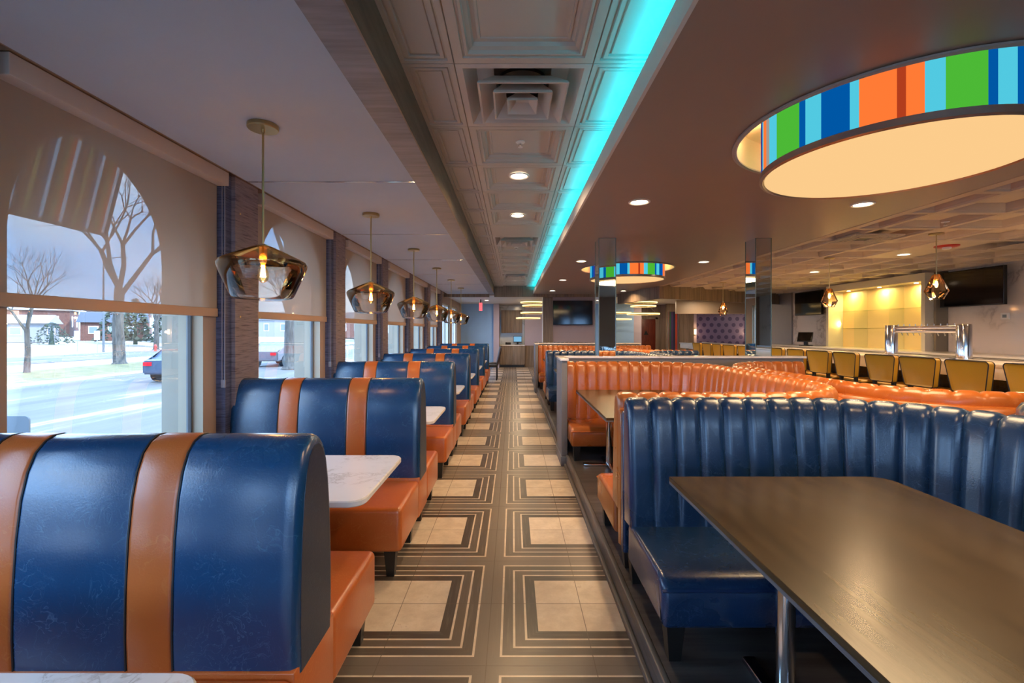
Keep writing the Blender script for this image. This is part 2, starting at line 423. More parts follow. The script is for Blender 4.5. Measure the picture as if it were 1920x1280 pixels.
# roller blinds over the windows in view
BL = WIN[3:]
first = None
for i, yc in enumerate(WIN):
    lab = 'beige mesh blind half down over an arched window, %s' % (ORD[i - 3] if i >= 3 else 'behind the camera')
    if first is None:
        t = first = thing('roller_blind', (WX + .02, yc, 0), lab, 'blind', 'roller blinds over the arched windows')
        o = obj('blind_fabric', bx(.003, .0045, -.745, .745, 1.765, 2.72), BLIND, t, smooth=False)
        obj('hem_bar', bx(-.004, .012, -.75, .75, 1.705, 1.768, bev=.005), BLINDHEM, t)
        obj('valance', bx(-.015, .085, -.765, .765, 2.692, 2.79, bev=.004), VALANCE, t)
        bm = B(); tube(bm, [(.03, .768, 2.70), (.03, .768, 1.22)], .0035, 6); tube(bm, [(.05, .768, 2.70), (.05, .768, 1.22)], .0035, 6)
        box(bm, .022, .056, .762, .776, 1.17, 1.23, bev=.004)
        obj('blind_chain', bm, PART0, t)
    else: copy_tree(first, None, (WX + .02, yc, 0), None, lab)

# other walls
struct('wall_right', bx(8.8, 9.0, YB, 15.9, 0, 3.2), MARBLE, smooth=False)
bm = B()
# back wall behind the camera with three wide windows
xs = [-2.55, -1.9, .1, .6, 2.7, 3.9, 5.8, 9.0]
for a, b in ((0, 1), (2, 3), (4, 5), (6, 7)): box(bm, xs[a], xs[b], YB - .2, YB, 0, 3.2)
for a, b in ((1, 2), (3, 4), (5, 6)): box(bm, xs[a], xs[b], YB - .2, YB, 0, .7); box(bm, xs[a], xs[b], YB - .2, YB, 2.55, 3.2)
struct('wall_back', bm, TAN, smooth=False)
for i, (a, b) in enumerate(((1, 2), (3, 4), (5, 6))):
    w = thing('window_%d' % (20 + i), ((xs[a] + xs[b]) / 2, YB - .1, 0)); w['kind'] = 'structure'; h = (xs[b] - xs[a]) / 2
    bm = B(); box(bm, -h, -h + .05, -.03, .03, .7, 2.55); box(bm, h - .05, h, -.03, .03, .7, 2.55); box(bm, -h, h, -.03, .03, .7, .75); box(bm, -h, h, -.03, .03, 2.5, 2.55)
    obj('window_frame', bm, FRAME, w); obj('window_pane', bx(-h, h, -.004, .004, .7, 2.55), WGLASS, w, smooth=False)

# ------------------------------------------------------------------ ceilings
struct('ceiling', bx(-2.55, 11.5, YB - .2, 21.2, 3.2, 3.3), TAN, smooth=False)  # unseen roof slab added above the real ceilings to block outside light
struct('ceiling', bx(WX - .01, -.78, YB, 15.1, ZC, ZC + .06), SOFFIT, smooth=False)
struct('trim_ceiling_beam', bx(-.785, -.612, YB, 15.1, ZC - .012, ZT), BEAM_WOOD, smooth=False)
struct('trim_beam_side', bx(-.6125, -.604, YB, 15.1, ZC - .012, ZT), wood('brown_beam_wood', (.10, .07, .045), (.19, .14, .095), (3, .4, 3), dens=8), smooth=False)
struct('trim_wall_strip', bx(WX + .045, WX + .12, YB, 15.1, ZC - .006, ZC + .002), COPPER, smooth=False)
struct('trim_wall_shadow_gap', bx(WX + .025, WX + .045, YB, 15.1, ZC - .004, ZC + .002), BLACK, smooth=False)
for i in range(8):
    y = 3.72 + PITCH * (i - 2)
    if 3 < y < 15: struct('trim_ceiling_strip', bx(WX + .1, -.79, y - .011, y + .011, ZC - .005, ZC + .002), STEEL if i % 2 else CHROME, smooth=False)
# soffit right with round cut-outs
def soffit_right():
    bm = B(); zs = (ZC, ZC + .05)
    poly = [(.658, YB), (3.92, YB), (3.92, 12.4), (3.4, 15.1), (.658, 15.1)]
    holes = [(2.23, 2.74, .82), (2.18, 8.9, .86)]
    edges = []
    def loop(pts):
        vs = [bm.verts.new((x, y, ZC)) for x, y in pts]
        return [bm.edges.new((vs[i], vs[(i + 1) % len(vs)])) for i in range(len(vs))]
    es = loop(poly)
    for (cx, cy, r) in holes: es += loop([(cx + r * math.cos(2 * PI * k / 96), cy + r * math.sin(2 * PI * k / 96)) for k in range(96)])
    bmesh.ops.triangle_fill(bm, use_beauty=True, use_dissolve=False, edges=es)
    return bm
struct('ceiling', soffit_right(), SOFFIT_R, smooth=False)
struct('trim_cove_fascia', bx(.652, .672, YB, 15.1, ZC - .001, 2.925), linen('white_fascia', (.62, .6, .58), (.66, .64, .62)), smooth=False)
struct('trim_cove_ledge', bx(.66, .80, YB, 15.1, 2.885, 2.8995), TAN, smooth=False)
t = thing('led_strip_light', (.72, 5.0, 2.90), 'cyan glowing LED strip hidden in the long ceiling cove', 'light strip')
obj('led_tape', bx(-.012, .012, YB - 4.9, 10.0, 0, .008), CYAN, t, smooth=False)
for k in range(5):
    y = -2.7 + 4 * k
    area('cove_light', (.70, y, 2.935), .03, 6, (0.0, .78, 1.0), (0, math.radians(172), 0), 'RECTANGLE', 3.9)

# embossed tile ceiling
def coffer(bm, x0, x1, y0, y1, z, steps, end):
    prev = None
    def ring(i, dz): return [bm.verts.new(p) for p in ((x0 + i, y0 + i, z + dz), (x1 - i, y0 + i, z + dz), (x1 - i, y1 - i, z + dz), (x0 + i, y1 - i, z + dz))]
    for i, dz in steps:
        r = ring(i, dz)
        if prev:
            for k in range(4): bm.faces.new((prev[k], prev[(k + 1) % 4], r[(k + 1) % 4], r[k]))
        prev = r
    bm.faces.new(prev)
bm = B(); TY = .768; y = 2.505 - TY * 10; iy = -10
S1 = [(0, .012), (.004, 0), (.052, 0), (.056, .010), (.066, .012), (.070, .004), (.082, .004), (.088, .022), (.108, .030), (.116, .048), (.136, .052), (.140, .044), (.150, .044), (.153, .050)]
S2 = [(0, .012), (.004, 0), (.030, 0), (.034, .012), (.042, .012), (.046, .002), (.066, .002), (.070, .014), (.078, .014), (.082, .006)]
S3 = [(0, .012), (.004, 0), (.028, 0), (.031, .010), (.036, .010), (.039, .002), (.062, .002), (.065, .010), (.069, .010), (.072, .006)]
SPECIAL = {5: 'panel'}
while y < 15.1:
    y1 = min(y + TY, 15.1)
    kind = SPECIAL.get(iy)
    if iy in (0, 6, 12): pass
    elif kind == 'panel': coffer(bm, -.318, .432, y, y1, ZT, [(0, .012), (.004, 0), (.02, 0)], 0)
    elif y1 - y > .5: coffer(bm, -.318, .432, y, y1, ZT, S1, 0)
    if y1 - y > .3:
        coffer(bm, -.612, -.318, y, y1, ZT, S2, 0); coffer(bm, .432, .80, y, y1, ZT, S2, 0)
    y = y1; iy += 1
    if iy == 16: pass
struct('ceiling', bm, TILE_C, ang=15)
# square diffusers in the tile ceiling
def diffuser(y0, lab):
    yc = y0 + TY / 2
    t = thing('ceiling_vent', (.057, yc, ZT), lab, 'vent', 'square ceiling diffusers')
    bm = B(); w = .375; h = TY / 2
    def sq(bm, prof, sx=1, sy=1):
        prev = None
        for a, z in prof:
            r = [bm.verts.new((sx * px * a, sy * py * a, z)) for px, py in ((-1, -1), (1, -1), (1, 1), (-1, 1))]
            if prev:
                for k in range(4): bm.faces.new((prev[k], prev[(k + 1) % 4], r[(k + 1) % 4], r[k]))
            prev = r
        return prev
    p = sq(bm, [(w, .012), (w - .003, 0), (.335, 0), (.315, .02), (.27, .09), (.17, .10)], 1, h / w)
    obj('vent_frame', bm, WCEIL, t, ang=20)
    bm = B(); lathe(bm, [(.15, .098), (.15, .12), (0, .12)], 32); obj('duct_collar', bm, BLACK, t)
    bm = B()
    sq(bm, [(.25, -.035), (.262, -.035), (.255, -.020), (.17, .055), (.16, .055), (.25, -.035)])
    obj('vent_cone', bm, WCEIL, t, ang=20)
    bm = B(); sq(bm, [(.165, -.045), (.175, -.045), (.17, -.03), (.11, .045), (.10, .045), (.165, -.045)]); obj('vent_cone', bm, WCEIL, t, ang=20)
    bm = B(); p = sq(bm, [(.088, -.05), (.093, -.05), (.09, -.035), (.04, .02)]); bm.faces.new(p); p2 = sq(bm, [(.088, -.05), (.04, -.0)]); bm.faces.new(p2); obj('vent_cone', bm, WCEIL, t, ang=20)
    return t
diffuser(2.505, 'large square stepped ceiling diffuser in the embossed tile strip, nearest the camera')
diffuser(2.505 + 6 * TY, 'square stepped ceiling diffuser in the embossed tile strip, middle of the aisle')
diffuser(2.505 + 12 * TY, 'square stepped ceiling diffuser in the embossed tile strip, far end of the aisle')
# sprinklers
def sprinkler(x, y, z, lab):
    t = thing('sprinkler_head', (x, y, z), lab, 'sprinkler', 'ceiling sprinkler heads')
    bm = B(); lathe(bm, [(.0, 0), (.038, 0), (.036, -.006), (.018, -.010), (.0, -.010)], 20); obj('escutcheon', bm, WHITE, t)
    bm = B(); lathe(bm, [(0, -.008), (.008, -.008), (.008, -.03), (.0, -.03)], 12); tube(bm, [(.012, 0, -.01), (.014, 0, -.03), (.003, 0, -.042)], .002, 5); tube(bm, [(-.012, 0, -.01), (-.014, 0, -.03), (-.003, 0, -.042)], .002, 5)
    obj('sprinkler_body', bm, CHROME, t)
    bm = B(); lathe(bm, [(0, -.042), (.018, -.042), (.018, -.045), (0, -.045)], 16); obj('deflector', bm, WHITE, t)
sprinkler(.057, 3.66, ZT + .05, 'white and chrome sprinkler head between the near vent and the first ceiling light')
sprinkler(.057, 8.27, ZT + .05, 'sprinkler head in the embossed tile strip beyond the middle vent')
sprinkler(4.75, 5.1, ZC, 'sprinkler head in the bar ceiling beside the square vent')

# recessed lights
def downlight(x, y, z, lab, grp, p=13):
    t = thing('recessed_light', (x, y, z - .003), lab, 'ceiling light', grp)
    bm = B(); lathe(bm, [(.072, .001), (.100, -.001), (.098, -.007), (.088, -.010), (.078, -.006), (.072, -.001)], 32, close=True); obj('light_trim', bm, WHITE, t)
    bm = B(); lathe(bm, [(0, -.003), (.078, -.003), (.078, .0), (0, .0)], 32); obj('light_lens', bm, LED, t)
    area('downlight_lamp', (x, y, z - .0075), .15, p, WARM, (0, 0, 0), 'DISK', None, math.radians(150))
for k, y in enumerate((4.44, 5.96, 10.4, 13.6)):
    downlight(.057, y, ZT + .045, 'recessed light in the embossed tile ceiling over the aisle, %s' % ORD[k], 'lights in the tile ceiling')
for k, y in enumerate((4.30, 7.95, 10.9, 13.8)):
    downlight(1.17, y, ZC, 'recessed light in the brown ceiling beside the cyan cove, %s' % ORD[k], 'lights over the near booth row')
    downlight(3.3, y + .08, ZC, 'recessed light in the brown ceiling toward the bar, %s' % ORD[k], 'lights over the far booth row')
downlight(1.17, .7, ZC, 'round recessed light in the brown ceiling above the camera side table', 'lights over the near booth row')
downlight(3.3, .7, ZC, 'round recessed light in the brown ceiling at the right behind the drum', 'lights over the far booth row')
for k, y in enumerate((3.68, 5.12, 7.28, 9.44, 11.6)):
    downlight(6.13, y, ZC + .005, 'round recessed light in the coffered ceiling over the bar, %s' % ORD[k], 'lights over the bar', 22)

# bar coffered ceiling
bm = B(); CT = .72; y = YB
S4 = [(0, .004), (.003, 0), (.036, 0), (.040, .020), (.052, .024), (.080, .088), (.086, .088)]; SF = [(0, .004), (.003, 0), (.01, 0)]
FLAT = [(6.13, q) for q in (3.68, 5.12, 7.28, 9.44, 11.6, 6.56)]
while y < 15.0:
    x = 4.02
    while x < 8.8:
        y1 = min(y + CT, 15.7); x1 = min(x + CT, 8.8) if x > 4.1 else 4.33
        flat = any(abs((x + x1) / 2 - a) < .1 and abs((y + y1) / 2 - b) < .1 for a, b in FLAT)
        if x1 - x > .28 and y1 - y > .3: coffer(bm, x, x1, y, y1, ZC + .005, SF if flat else S4, 0)
        x = x1
    y += CT
struct('ceiling', bm, BARTILE, ang=15)
struct('trim_bar_ceiling_edge', bx(3.92, 4.02, YB, 12.6, ZC - .004, ZC + .03), BARTILE, smooth=False)
struct('ceiling', bx(3.93, 8.8, YB, 16, ZC + .10, 3.1), BARTILE, smooth=False)
# bar ceiling vent, grille, strobe
t = thing('ceiling_vent', (4.55, 6.05, ZC), 'square louvred return vent in the coffered ceiling near the bar', 'vent', 'square ceiling diffusers')
bm = B()
for a in (.30, .24, .18, .12): 
    for s in (-1, 1): box(bm, -a, a, s * a - .012, s * a + .012, -.012, .004); box(bm, s * a - .012, s * a + .012, -a, a, -.012, .004)
obj('vent_slats', bm, BARTILE, t); obj('vent_opening', bx(-.29, .29, -.29, .29, .002, .004), BLACK, t)
t = thing('ceiling_grille', (7.3, 6.3, ZC), 'long perforated air grille in the coffered ceiling at the right', 'vent')
bm = B()
for k in range(24): box(bm, -.35 + k * .03, -.338 + k * .03, -.5, .5, -.006, .004)
obj('grille_slats', bm, BARTILE, t); obj('grille_backing', bx(-.36, .36, -.5, .5, .002, .004), BLACK, t)
t = thing('fire_alarm_strobe', (6.13, 6.56, ZC + .005), 'red round fire alarm strobe on the coffered ceiling', 'alarm')
bm = B(); lathe(bm, [(0, 0), (.14, 0), (.14, -.012), (.12, -.022), (0, -.022)], 32); obj('strobe_base', bm, plain('alarm_red', (.5, .015, .01), .4), t)
bm = B(); lathe(bm, [(.05, -.02), (.05, -.045), (.03, -.055), (0, -.055)], 24); obj('strobe_lens', bm, WHITE, t)

# ------------------------------------------------------------------ coloured drum lights
CC = {'o': (1.0, .19, .035), 'O': (.42, .045, .012), 'b': (.0, .09, .36), 'l': (.08, .56, .72), 'g': (.07, .46, .035), 'x': (.35, .30, .26), 'n': (.03, .03, .25)}
CM = {k: emit('lit_band_' + {'o': 'orange', 'O': 'dark_orange', 'b': 'blue', 'l': 'aqua', 'g': 'green', 'x': 'grey', 'n': 'navy'}[k], v, .60) for k, v in CC.items()}
CK = list(CC)
SEG = [(156, 'n'), (161, 'l'), (163.5, 'o'), (168.9, 'x'), (172.9, 'l'), (180.4, 'g'), (195.5, 'b'), (198.7, 'l'), (206, 'b'), (217.2, 'l'), (220.5, 'o'), (232.8, 'O'), (235.6, 'o'), (241.3, 'l'), (247.6, 'g'), (260.9, 'b'), (264.2, 'l'), (271.3, 'b'), (283, 'o'), (297, 'l'), (303, 'g'), (318, 'b'), (322, 'l'), (329, 'o'), (345, 'l'), (350, 'g'), (364, 'b'), (368, 'l'), (376, 'b'), (388, 'l'), (392, 'o'), (410, 'l'), (417, 'g'), (432, 'b'), (437, 'l'), (446, 'b'), (458, 'o'), (475, 'l'), (481, 'g'), (495, 'b'), (500, 'l'), (508, 'b'), (516, None)]
def drum(cx, cy, R, RH, lab, rot=0, tw=34):
    t = thing('drum_ceiling_light', (cx, cy, ZC), lab, 'ceiling light', 'striped drum lights')
    zb = -.227; ztop = .16
    bm = B(); lathe(bm, [(RH, -.004), (RH + .028, -.004), (RH + .028, -.014), (RH + .012, -.020), (RH, -.014)], 96, close=True); obj('recess_trim', bm, plain('recess_trim_paint', (.36, .32, .30), .5), t)
    bm = B(); lathe(bm, [(RH, -.005), (RH, .20), (0, .20)], 96); obj('recess_wall', bm, plain('recess_cream', (.75, .60, .42), .6), t)
    bm = B(); ang = []
    for (a, k), (b, _) in zip(SEG[:-1], SEG[1:]):
        n = max(1, int((b - a) / 3))
        for i in range(n): ang.append((a + (b - a) * i / n, a + (b - a) * (i + 1) / n, CK.index(k)))
    for (a, b, mi) in ang:
        a = math.radians(a + rot); b = math.radians(b + rot)
        for r in (R - .004, R - .012):
            f = bm.faces.new([bm.verts.new((r * math.cos(q), r * math.sin(q), z)) for q, z in ((a, zb + .03), (b, zb + .03), (b, ztop), (a, ztop))]); f.material_index = mi
    bmesh.ops.remove_doubles(bm, verts=bm.verts[:], dist=1e-5)
    obj('striped_band', bm, [CM[k] for k in CK], t, smooth=False)
    bm = B(); lathe(bm, [(R + .004, zb + .036), (R + .006, zb), (R - .012, zb - .006), (R - .022, zb + .002), (R - .014, zb + .036)], 96, close=True); obj('rim_band', bm, plain('satin_rim', (.45, .42, .40), .28, .9), t)
    bm = B(); lathe(bm, [(R - .015, zb + .004), (R * .5, zb + .0035), (0, zb + .003)], 96); obj('diffuser_lens', bm, DISC, t)
    bm = B()
    for a in (0, 1.2, 2.4, 3.6, 4.8): tube(bm, [((R - .03) * math.cos(a), (R - .03) * math.sin(a), zb + .02), ((R - .03) * math.cos(a), (R - .03) * math.sin(a), .2)], .006, 6)
    obj('hanger_rod', bm, STEEL, t)
    area('drum_lamp', (cx, cy, ZC + zb - .02), R * 1.7, tw, (1, .70, .38), (0, 0, 0), 'DISK')
    for k in range(8):
        a = k * PI / 4 + .2; point('drum_recess_lamp', (cx + (R + .06) * math.cos(a), cy + (R + .06) * math.sin(a), ZC + .12), 1.0, (1, .55, .2), .02)
drum(2.23, 2.74, .68, .82, 'large round drum ceiling light with bright striped band, above the near dark table')
drum(2.18, 8.9, .70, .86, 'smaller looking round striped drum light farther back beyond the mirrored pillar', 40)

# ------------------------------------------------------------------ window-side booths
def bprof(off=0.0, n=9):
    """closed (y,z) outline of the double back, offset outward"""
    side = [(-.158, .44), (-.163, .58), (-.160, .74), (-.150, .90), (-.134, 1.03), (-.113, 1.115), (-.086, 1.175), (-.052, 1.208), (-.018, 1.222)]
    pts = side + [(-y, z) for y, z in side[::-1]]
    out = []
    N = len(pts)
    for i, p in enumerate(pts):
        a = Vector(pts[max(0, i - 1)]); b = Vector(pts[min(N - 1, i + 1)]); t = (b - a).normalized(); nrm = Vector((-t.y, t.x))
        q = Vector(p) + nrm * off; out.append((q.x, q.y if 0 < i < N - 1 else p[1]))
    return out
def back_mesh(stations, cap0=True, cap1=True):
    bm = B(); rings = []
    for x, off in stations: rings.append([bm.verts.new((x, y, z)) for y, z in bprof(off)])
    for A, C in zip(rings[:-1], rings[1:]):
        n = len(A)
        for i in range(n): bm.faces.new((A[i], C[i], C[(i + 1) % n], A[(i + 1) % n]))
    bm.faces.new(rings[0][::-1]); bm.faces.new(rings[-1]); return bm
STR = [(-.355, -.205), (.175, .325)]   # orange stripes, local x
def window_booth(lab):
    t = thing('booth_bench', (-1.46, 0, 0), lab, 'booth', 'striped double booths along the windows')
    for nm, (a, b) in (('seat', (-.74, -.16)), ('seat', (.16, .74))):
        o = obj(nm, bx(-.74, .74, a, b, .168, .455, bev=.032, seg=4), ORANGE, t)
        o['label'] = 'orange seat block'
    obj('seat_base', bx(-.735, .738, -.168, .168, .168, .47, bev=.006), ORANGE, t)
    e = .74; st = [(-e, -.05)]
    for k in range(1, 5): st.append((-e + .035 * (1 - math.cos(k * PI / 8)), -.035 + .035 * math.sin(k * PI / 8)))
    for (a, b) in STR:
        for x, o in ((a - .014, 0), (a - .006, -.0015), (a, -.006), (b, -.006), (b + .006, -.0015), (b + .014, 0)): st.append((x, o))
    st.append((e - .06, 0))
    for k in range(3, -1, -1): st.append((e - .035 * (1 - math.cos(k * PI / 8)) , -.035 + .035 * math.sin((k) * PI / 8) if k else -.045))
    obj('backrest', back_mesh(st), BLUE, t, ang=50)
    for (a, b) in STR:
        o = obj('stripe', back_mesh([(a, -.005), (a + .002, -.001), (a + .012, .0015), (b - .012, .0015), (b - .002, -.001), (b, -.005)]), ORANGE, t, ang=60); o['label'] = 'orange stripe'
    bm = B()
    pr = bprof(-.028); tube(bm, [(e - .010, y, z) for y, z in pr], .0055, 6)
    pr = bprof(-.012); 
    obj('piping', bm, BLUE_END, t)
    bm = B(); bm.faces.new([bm.verts.new((e + .001, y, z)) for y, z in bprof(-.036)]); 
    r = bmesh.ops.extrude_face_region(bm, geom=bm.faces[:]); 
    for v in r['geom']:
        if isinstance(v, bmesh.types.BMVert): v.co.x -= .01
    o = obj('end_panel', bm, BLUE_END, t); o['label'] = 'dark end panel facing the aisle'
    for (a, b) in STR:
        for x in (a - .003, b + .003):
            bm = B(); tube(bm, [(x, y, z) for y, z in bprof(-.0005)], .0032, 5); obj('seam', bm, PIPING, t)
    for sy in (-1, 1):
        for (x, y) in ((.66, .68 * sy), (.66, .20 * sy), (-.66, .68 * sy)):
            bm = B(); r0, r1 = .038, .024
            A = [bm.verts.new((x + a * r1, y + b * r1, 0)) for a, b in ((-1, -1), (1, -1), (1, 1), (-1, 1))]; C = [bm.verts.new((x + a * r0, y + b * r0, .172)) for a, b in ((-1, -1), (1, -1), (1, 1), (-1, 1))]
            bm.faces.new(A[::-1]); bm.faces.new(C)
            for k in range(4): bm.faces.new((A[k], A[(k + 1) % 4], C[(k + 1) % 4], C[k]))
            obj('leg', bm, LEG, t)
    return t
BC = [1.70 + 2.025 * k for k in range(7)]
wb = window_booth('blue double booth with two orange stripes along the windows, ' + ORD[0])
wb.location.y = BC[0]
for k in range(1, 7): copy_tree(wb, None, (-1.46, BC[k], 0), None, 'blue double booth with two orange stripes along the windows, ' + ORD[k])

def window_table(lab):
    t = thing('booth_table', (0, 0, 0), lab, 'table', 'white tables between the window booths')
    poly = rrect(-2.235, -.74, -.43, .43, .085, 8, (1, 1, 0, 0))
    obj('tabletop', slab(poly, .727, .76, .006), QUARTZ, t)
    for x in (-1.9, -1.15):
        bm = B(); lathe(bm, [(.0, .0), (.19, .0), (.19, .012), (.05, .03), (.038, .05), (.036, .70), (.09, .715), (.09, .728), (0, .728)], 24, x, 0); obj('pedestal', bm, BLACK, t)
    return t
wt = window_table('white marble-look table with rounded corners in the lower left corner of the view')
wt.location = (0, .715, 0)
names = ['between the first and second striped booths', 'between the second and third striped booths', 'between the third and fourth striped booths', 'between the fourth and fifth striped booths', 'between the fifth and sixth striped booths', 'between the sixth and seventh striped booths']
for k in range(6):
    copy_tree(wt, None, (0, BC[k] + 1.0125, 0), None, 'white marble-look window table ' + names[k])

# ------------------------------------------------------------------ pendants over window tables
def pendant(lab):
    t = thing('pendant_light', (-1.455, 0, ZC), lab, 'pendant light', 'gold glass pendants over the window tables')
    bm = B(); lathe(bm, [(0, 0), (.082, 0), (.084, -.004), (.084, -.022), (.080, -.027), (.012, -.027), (.010, -.045), (0, -.045)], 40); obj('canopy', bm, BRASS, t)
    bm = B(); tube(bm, [(0, 0, -.03), (0, 0, -.72)], .0065, 10); obj('stem', bm, BRASS, t)
    bm = B(); lathe(bm, [(0, -.690), (.012, -.692), (.030, -.700), (.032, -.712), (.022, -.716), (.022, -.78), (.018, -.80), (0, -.80)], 24); obj('socket', bm, BRASS, t)
    outer = [(.026, -.705), (.05, -.708), (.12, -.740), (.20, -.778), (.228, -.795), (.237, -.812), (.235, -.830), (.21, -.892), (.175, -.975), (.162, -1.000), (.150, -1.010), (.10, -1.019), (.0, -1.022)]
    inner = [(max(0, r - .005), z + .004) for r, z in outer[::-1]]; inner[0] = (0, -1.016); 
    bm = B(); lathe(bm, outer, 64); obj('glass_shade', bm, OMBRE, t, ang=30)
    g = obj('bulb', (lambda b: (lathe(b, [(.012, -.80), (.014, -.815), (.027, -.85), (.031, -.875), (.027, -.90), (.012, -.915), (0, -.918)], 20), b)[1])(B()), BULBG, t)
    bm = B()
    for a in range(6):
        c, s = math.cos(a * PI / 3), math.sin(a * PI / 3)
        tube(bm, [(.004 * c, .004 * s, -.815), (.013 * c, .013 * s, -.885)], .0042, 5)
    obj('filament', bm, FIL, g)
    return t
p0 = pendant('gold to clear glass pendant over the window tables, ' + ORD[0]); p0.location.y = 2.70
for k in range(1, 6): copy_tree(p0, None, (-1.455, 2.70 + 2.05 * k, ZC), None, 'gold to clear glass pendant over the window tables, ' + ORD[k])
for k in range(6): point('pendant_lamp', (-1.455, 2.70 + 2.05 * k, ZC - .95), 3.2, (1, .52, .18), .02)

# ------------------------------------------------------------------ ribbed U booths
def upath(W, L, r, step):
    """inner-face path, opens to -x at x=0; returns (p, outward normal, s)"""
    h = L / 2; out = []; s = 0
    def line(x0, y0, x1, y1, n):
        nonlocal s
        d = math.hypot(x1 - x0, y1 - y0); k = max(1, round(d / step))
        for i in range(k): out.append(((x0 + (x1 - x0) * i / k, y0 + (y1 - y0) * i / k), n, s + d * i / k))
        s += d
    def arc(cx, cy, a0, a1):
        nonlocal s
        d = r * abs(a1 - a0) * 1.12; k = max(6, round(d / step))
        for i in range(k):
            a = a0 + (a1 - a0) * i / k; n = (math.cos(a), math.sin(a)); out.append(((cx + r * n[0], cy + r * n[1]), n, s + d * i / k))
        s += d
    line(0, h, W - r, h, (0, 1)); arc(W - r, h - r, PI / 2, 0); line(W, h - r, W, -h + r, (1, 0)); arc(W - r, -h + r, 0, -PI / 2); line(W - r, -h, 0, -h, (0, -1))
    out.append(((0, -h), (0, -1), s)); return out
def sweep(path, prof, ribw=0, depth=0, endr=.03, ncap=4, capd=.04):
    """prof: list of (n, z, ribweight)"""
    bm = B(); N = len(prof); nr = []
    for i, p in enumerate(prof):
        a = prof[i - 1]; b = prof[(i + 1) % N]; t = Vector((b[0] - a[0], b[1] - a[1])); t.normalize(); nr.append((-t.y, t.x))
    ar = sum(prof[i - 1][0] * prof[i][1] - prof[i][0] * prof[i - 1][1] for i in range(N))
    sg = -1 if ar < 0 else 1
    nr = [(-a * sg, -b * sg) for a, b in nr]   # outward
    S = path[-1][2]; rings = []
    # dense samples near the ends so the ends round over
    P = [q for q in path if endr < q[2] < S - endr]
    def at(s):
        for A, C in zip(path[:-1], path[1:]):
            if A[2] <= s <= C[2] + 1e-9:
                f = (s - A[2]) / max(1e-9, C[2] - A[2]); return ((A[0][0] + (C[0][0] - A[0][0]) * f, A[0][1] + (C[0][1] - A[0][1]) * f), A[1] if f < .5 else C[1], s)
        return path[-1]
    e = [endr * (1 - math.cos(k / 5 * PI / 2)) for k in range(0, 6)]
    P = [at(x) for x in e] + P + [at(S - x) for x in e[::-1]]
    nrib = max(1, round(S / ribw)) if ribw else 1; rw = S / nrib
    for (p, n, s) in P:
        ds = min(s, S - s); ins = 0
        if ds < endr: ins = endr - math.sqrt(max(0, endr ** 2 - (endr - ds) ** 2))
        if ribw:
            f = (s / rw) % 1.0; k = 1 - abs(2 * f - 1) ** 5; bump = -depth * (1 - k)
            if s < rw * .5 or S - s < rw * .5: bump = 0
        else: bump = 0
        ring = []
        for (a, z, w), (na, nz) in zip(prof, nr):
            o = -ins + bump * w
            aa = a + na * o; zz = z + nz * o
            ring.append(bm.verts.new((p[0] + n[0] * aa, p[1] + n[1] * aa, zz)))
        rings.append(ring)
    for A, C in zip(rings[:-1], rings[1:]):
        for i in range(N): bm.faces.new((A[i], A[(i + 1) % N], C[(i + 1) % N], C[i]))
    bm.faces.new(rings[0]); bm.faces.new(rings[-1][::-1]); return bm
def arcprof(pts, w): return [(a, z, w) for a, z in pts]
def u_booth(W, L, rib_mat, name_label, cat='booth', group=None, step=.0135, r=.64, fs=1.0):
    t = thing('u_shaped_booth', (0, 0, 0), name_label, cat, group)
    path = upath(W, L, r, step)
    # back: inner ribbed face and rolled top
    inner = [(-.050, .36, 0), (-.055, .50, 1), (-.048, .64, 1), (-.036, .78, 1), (-.020, .92, 1), (-.004, 1.02, 1), (.016, 1.065, 1), (.045, 1.082, 1), (.080, 1.085, .8), (.112, 1.072, .5), (.128, 1.045, .2), (.132, 1.005, 0)]
    shell = inner + [(.132, .98, 0), (.120, .36, 0)]
    obj('ribbed_backrest', sweep(path, shell, .134, .023, .035), rib_mat, t, ang=70)
    sp = upath(W, L, r, .05)
    sh = [(.122, .16, 0), (.122, .985, 0), (.140, .995, 0), (.166, .99, 0), (.183, .965, 0), (.186, .90, 0), (.186, .20, 0), (.178, .165, 0)]
    obj('outer_shell', sweep(sp, sh, 0, 0, .012), rib_mat, t, ang=40)
    seat = [(.0, .17, 0), (.0, .385, 0), (-.50, .385, 0), (-.55, .382, 0), (-.585, .366, 0), (-.602, .34, 0), (-.606, .30, 0), (-.600, .19, 0), (-.590, .172, 0)]
    obj('seat', sweep(sp, seat, 0, 0, .03), rib_mat, t, ang=40)
    spp = sweep(sp, [(-.604, .330, 0), (-.597, .338, 0), (-.604, .346, 0), (-.611, .338, 0)], 0, 0, .001)
    obj('seat_welt', spp, THREAD if rib_mat is NAVY else ORANGE, t)
    h = L / 2
    for (x, y) in ((.07, h - .53), (.07, -h + .53), (.07, h + .1), (.07, -h - .1), (W - .4, h - .5), (W - .4, -h + .5), (W + .1, 0)):
        bm = B(); r0, r1 = .042, .026
        A = [bm.verts.new((x + a * r1, y + b * r1, 0)) for a, b in ((-1, -1), (1, -1), (1, 1), (-1, 1))]; C = [bm.verts.new((x + a * r0, y + b * r0, .18)) for a, b in ((-1, -1), (1, -1), (1, 1), (-1, 1))]
        bm.faces.new(A[::-1]); bm.faces.new(C)
        for k in range(4): bm.faces.new((A[k], A[(k + 1) % 4], C[(k + 1) % 4], C[k]))
        obj('leg', bm, LEG, t)
    return t
PZ = .13
LL = 2.80
GL = 'ribbed U-shaped booths left of the centre spine'; GR = 'ribbed U-shaped booths facing the bar'
uA = u_booth(1.60, LL, NAVY, 'navy ribbed U-shaped booth around the large dark table at the lower right', group=GL); uA.location = (.65, 2.62 - LL / 2, PZ)
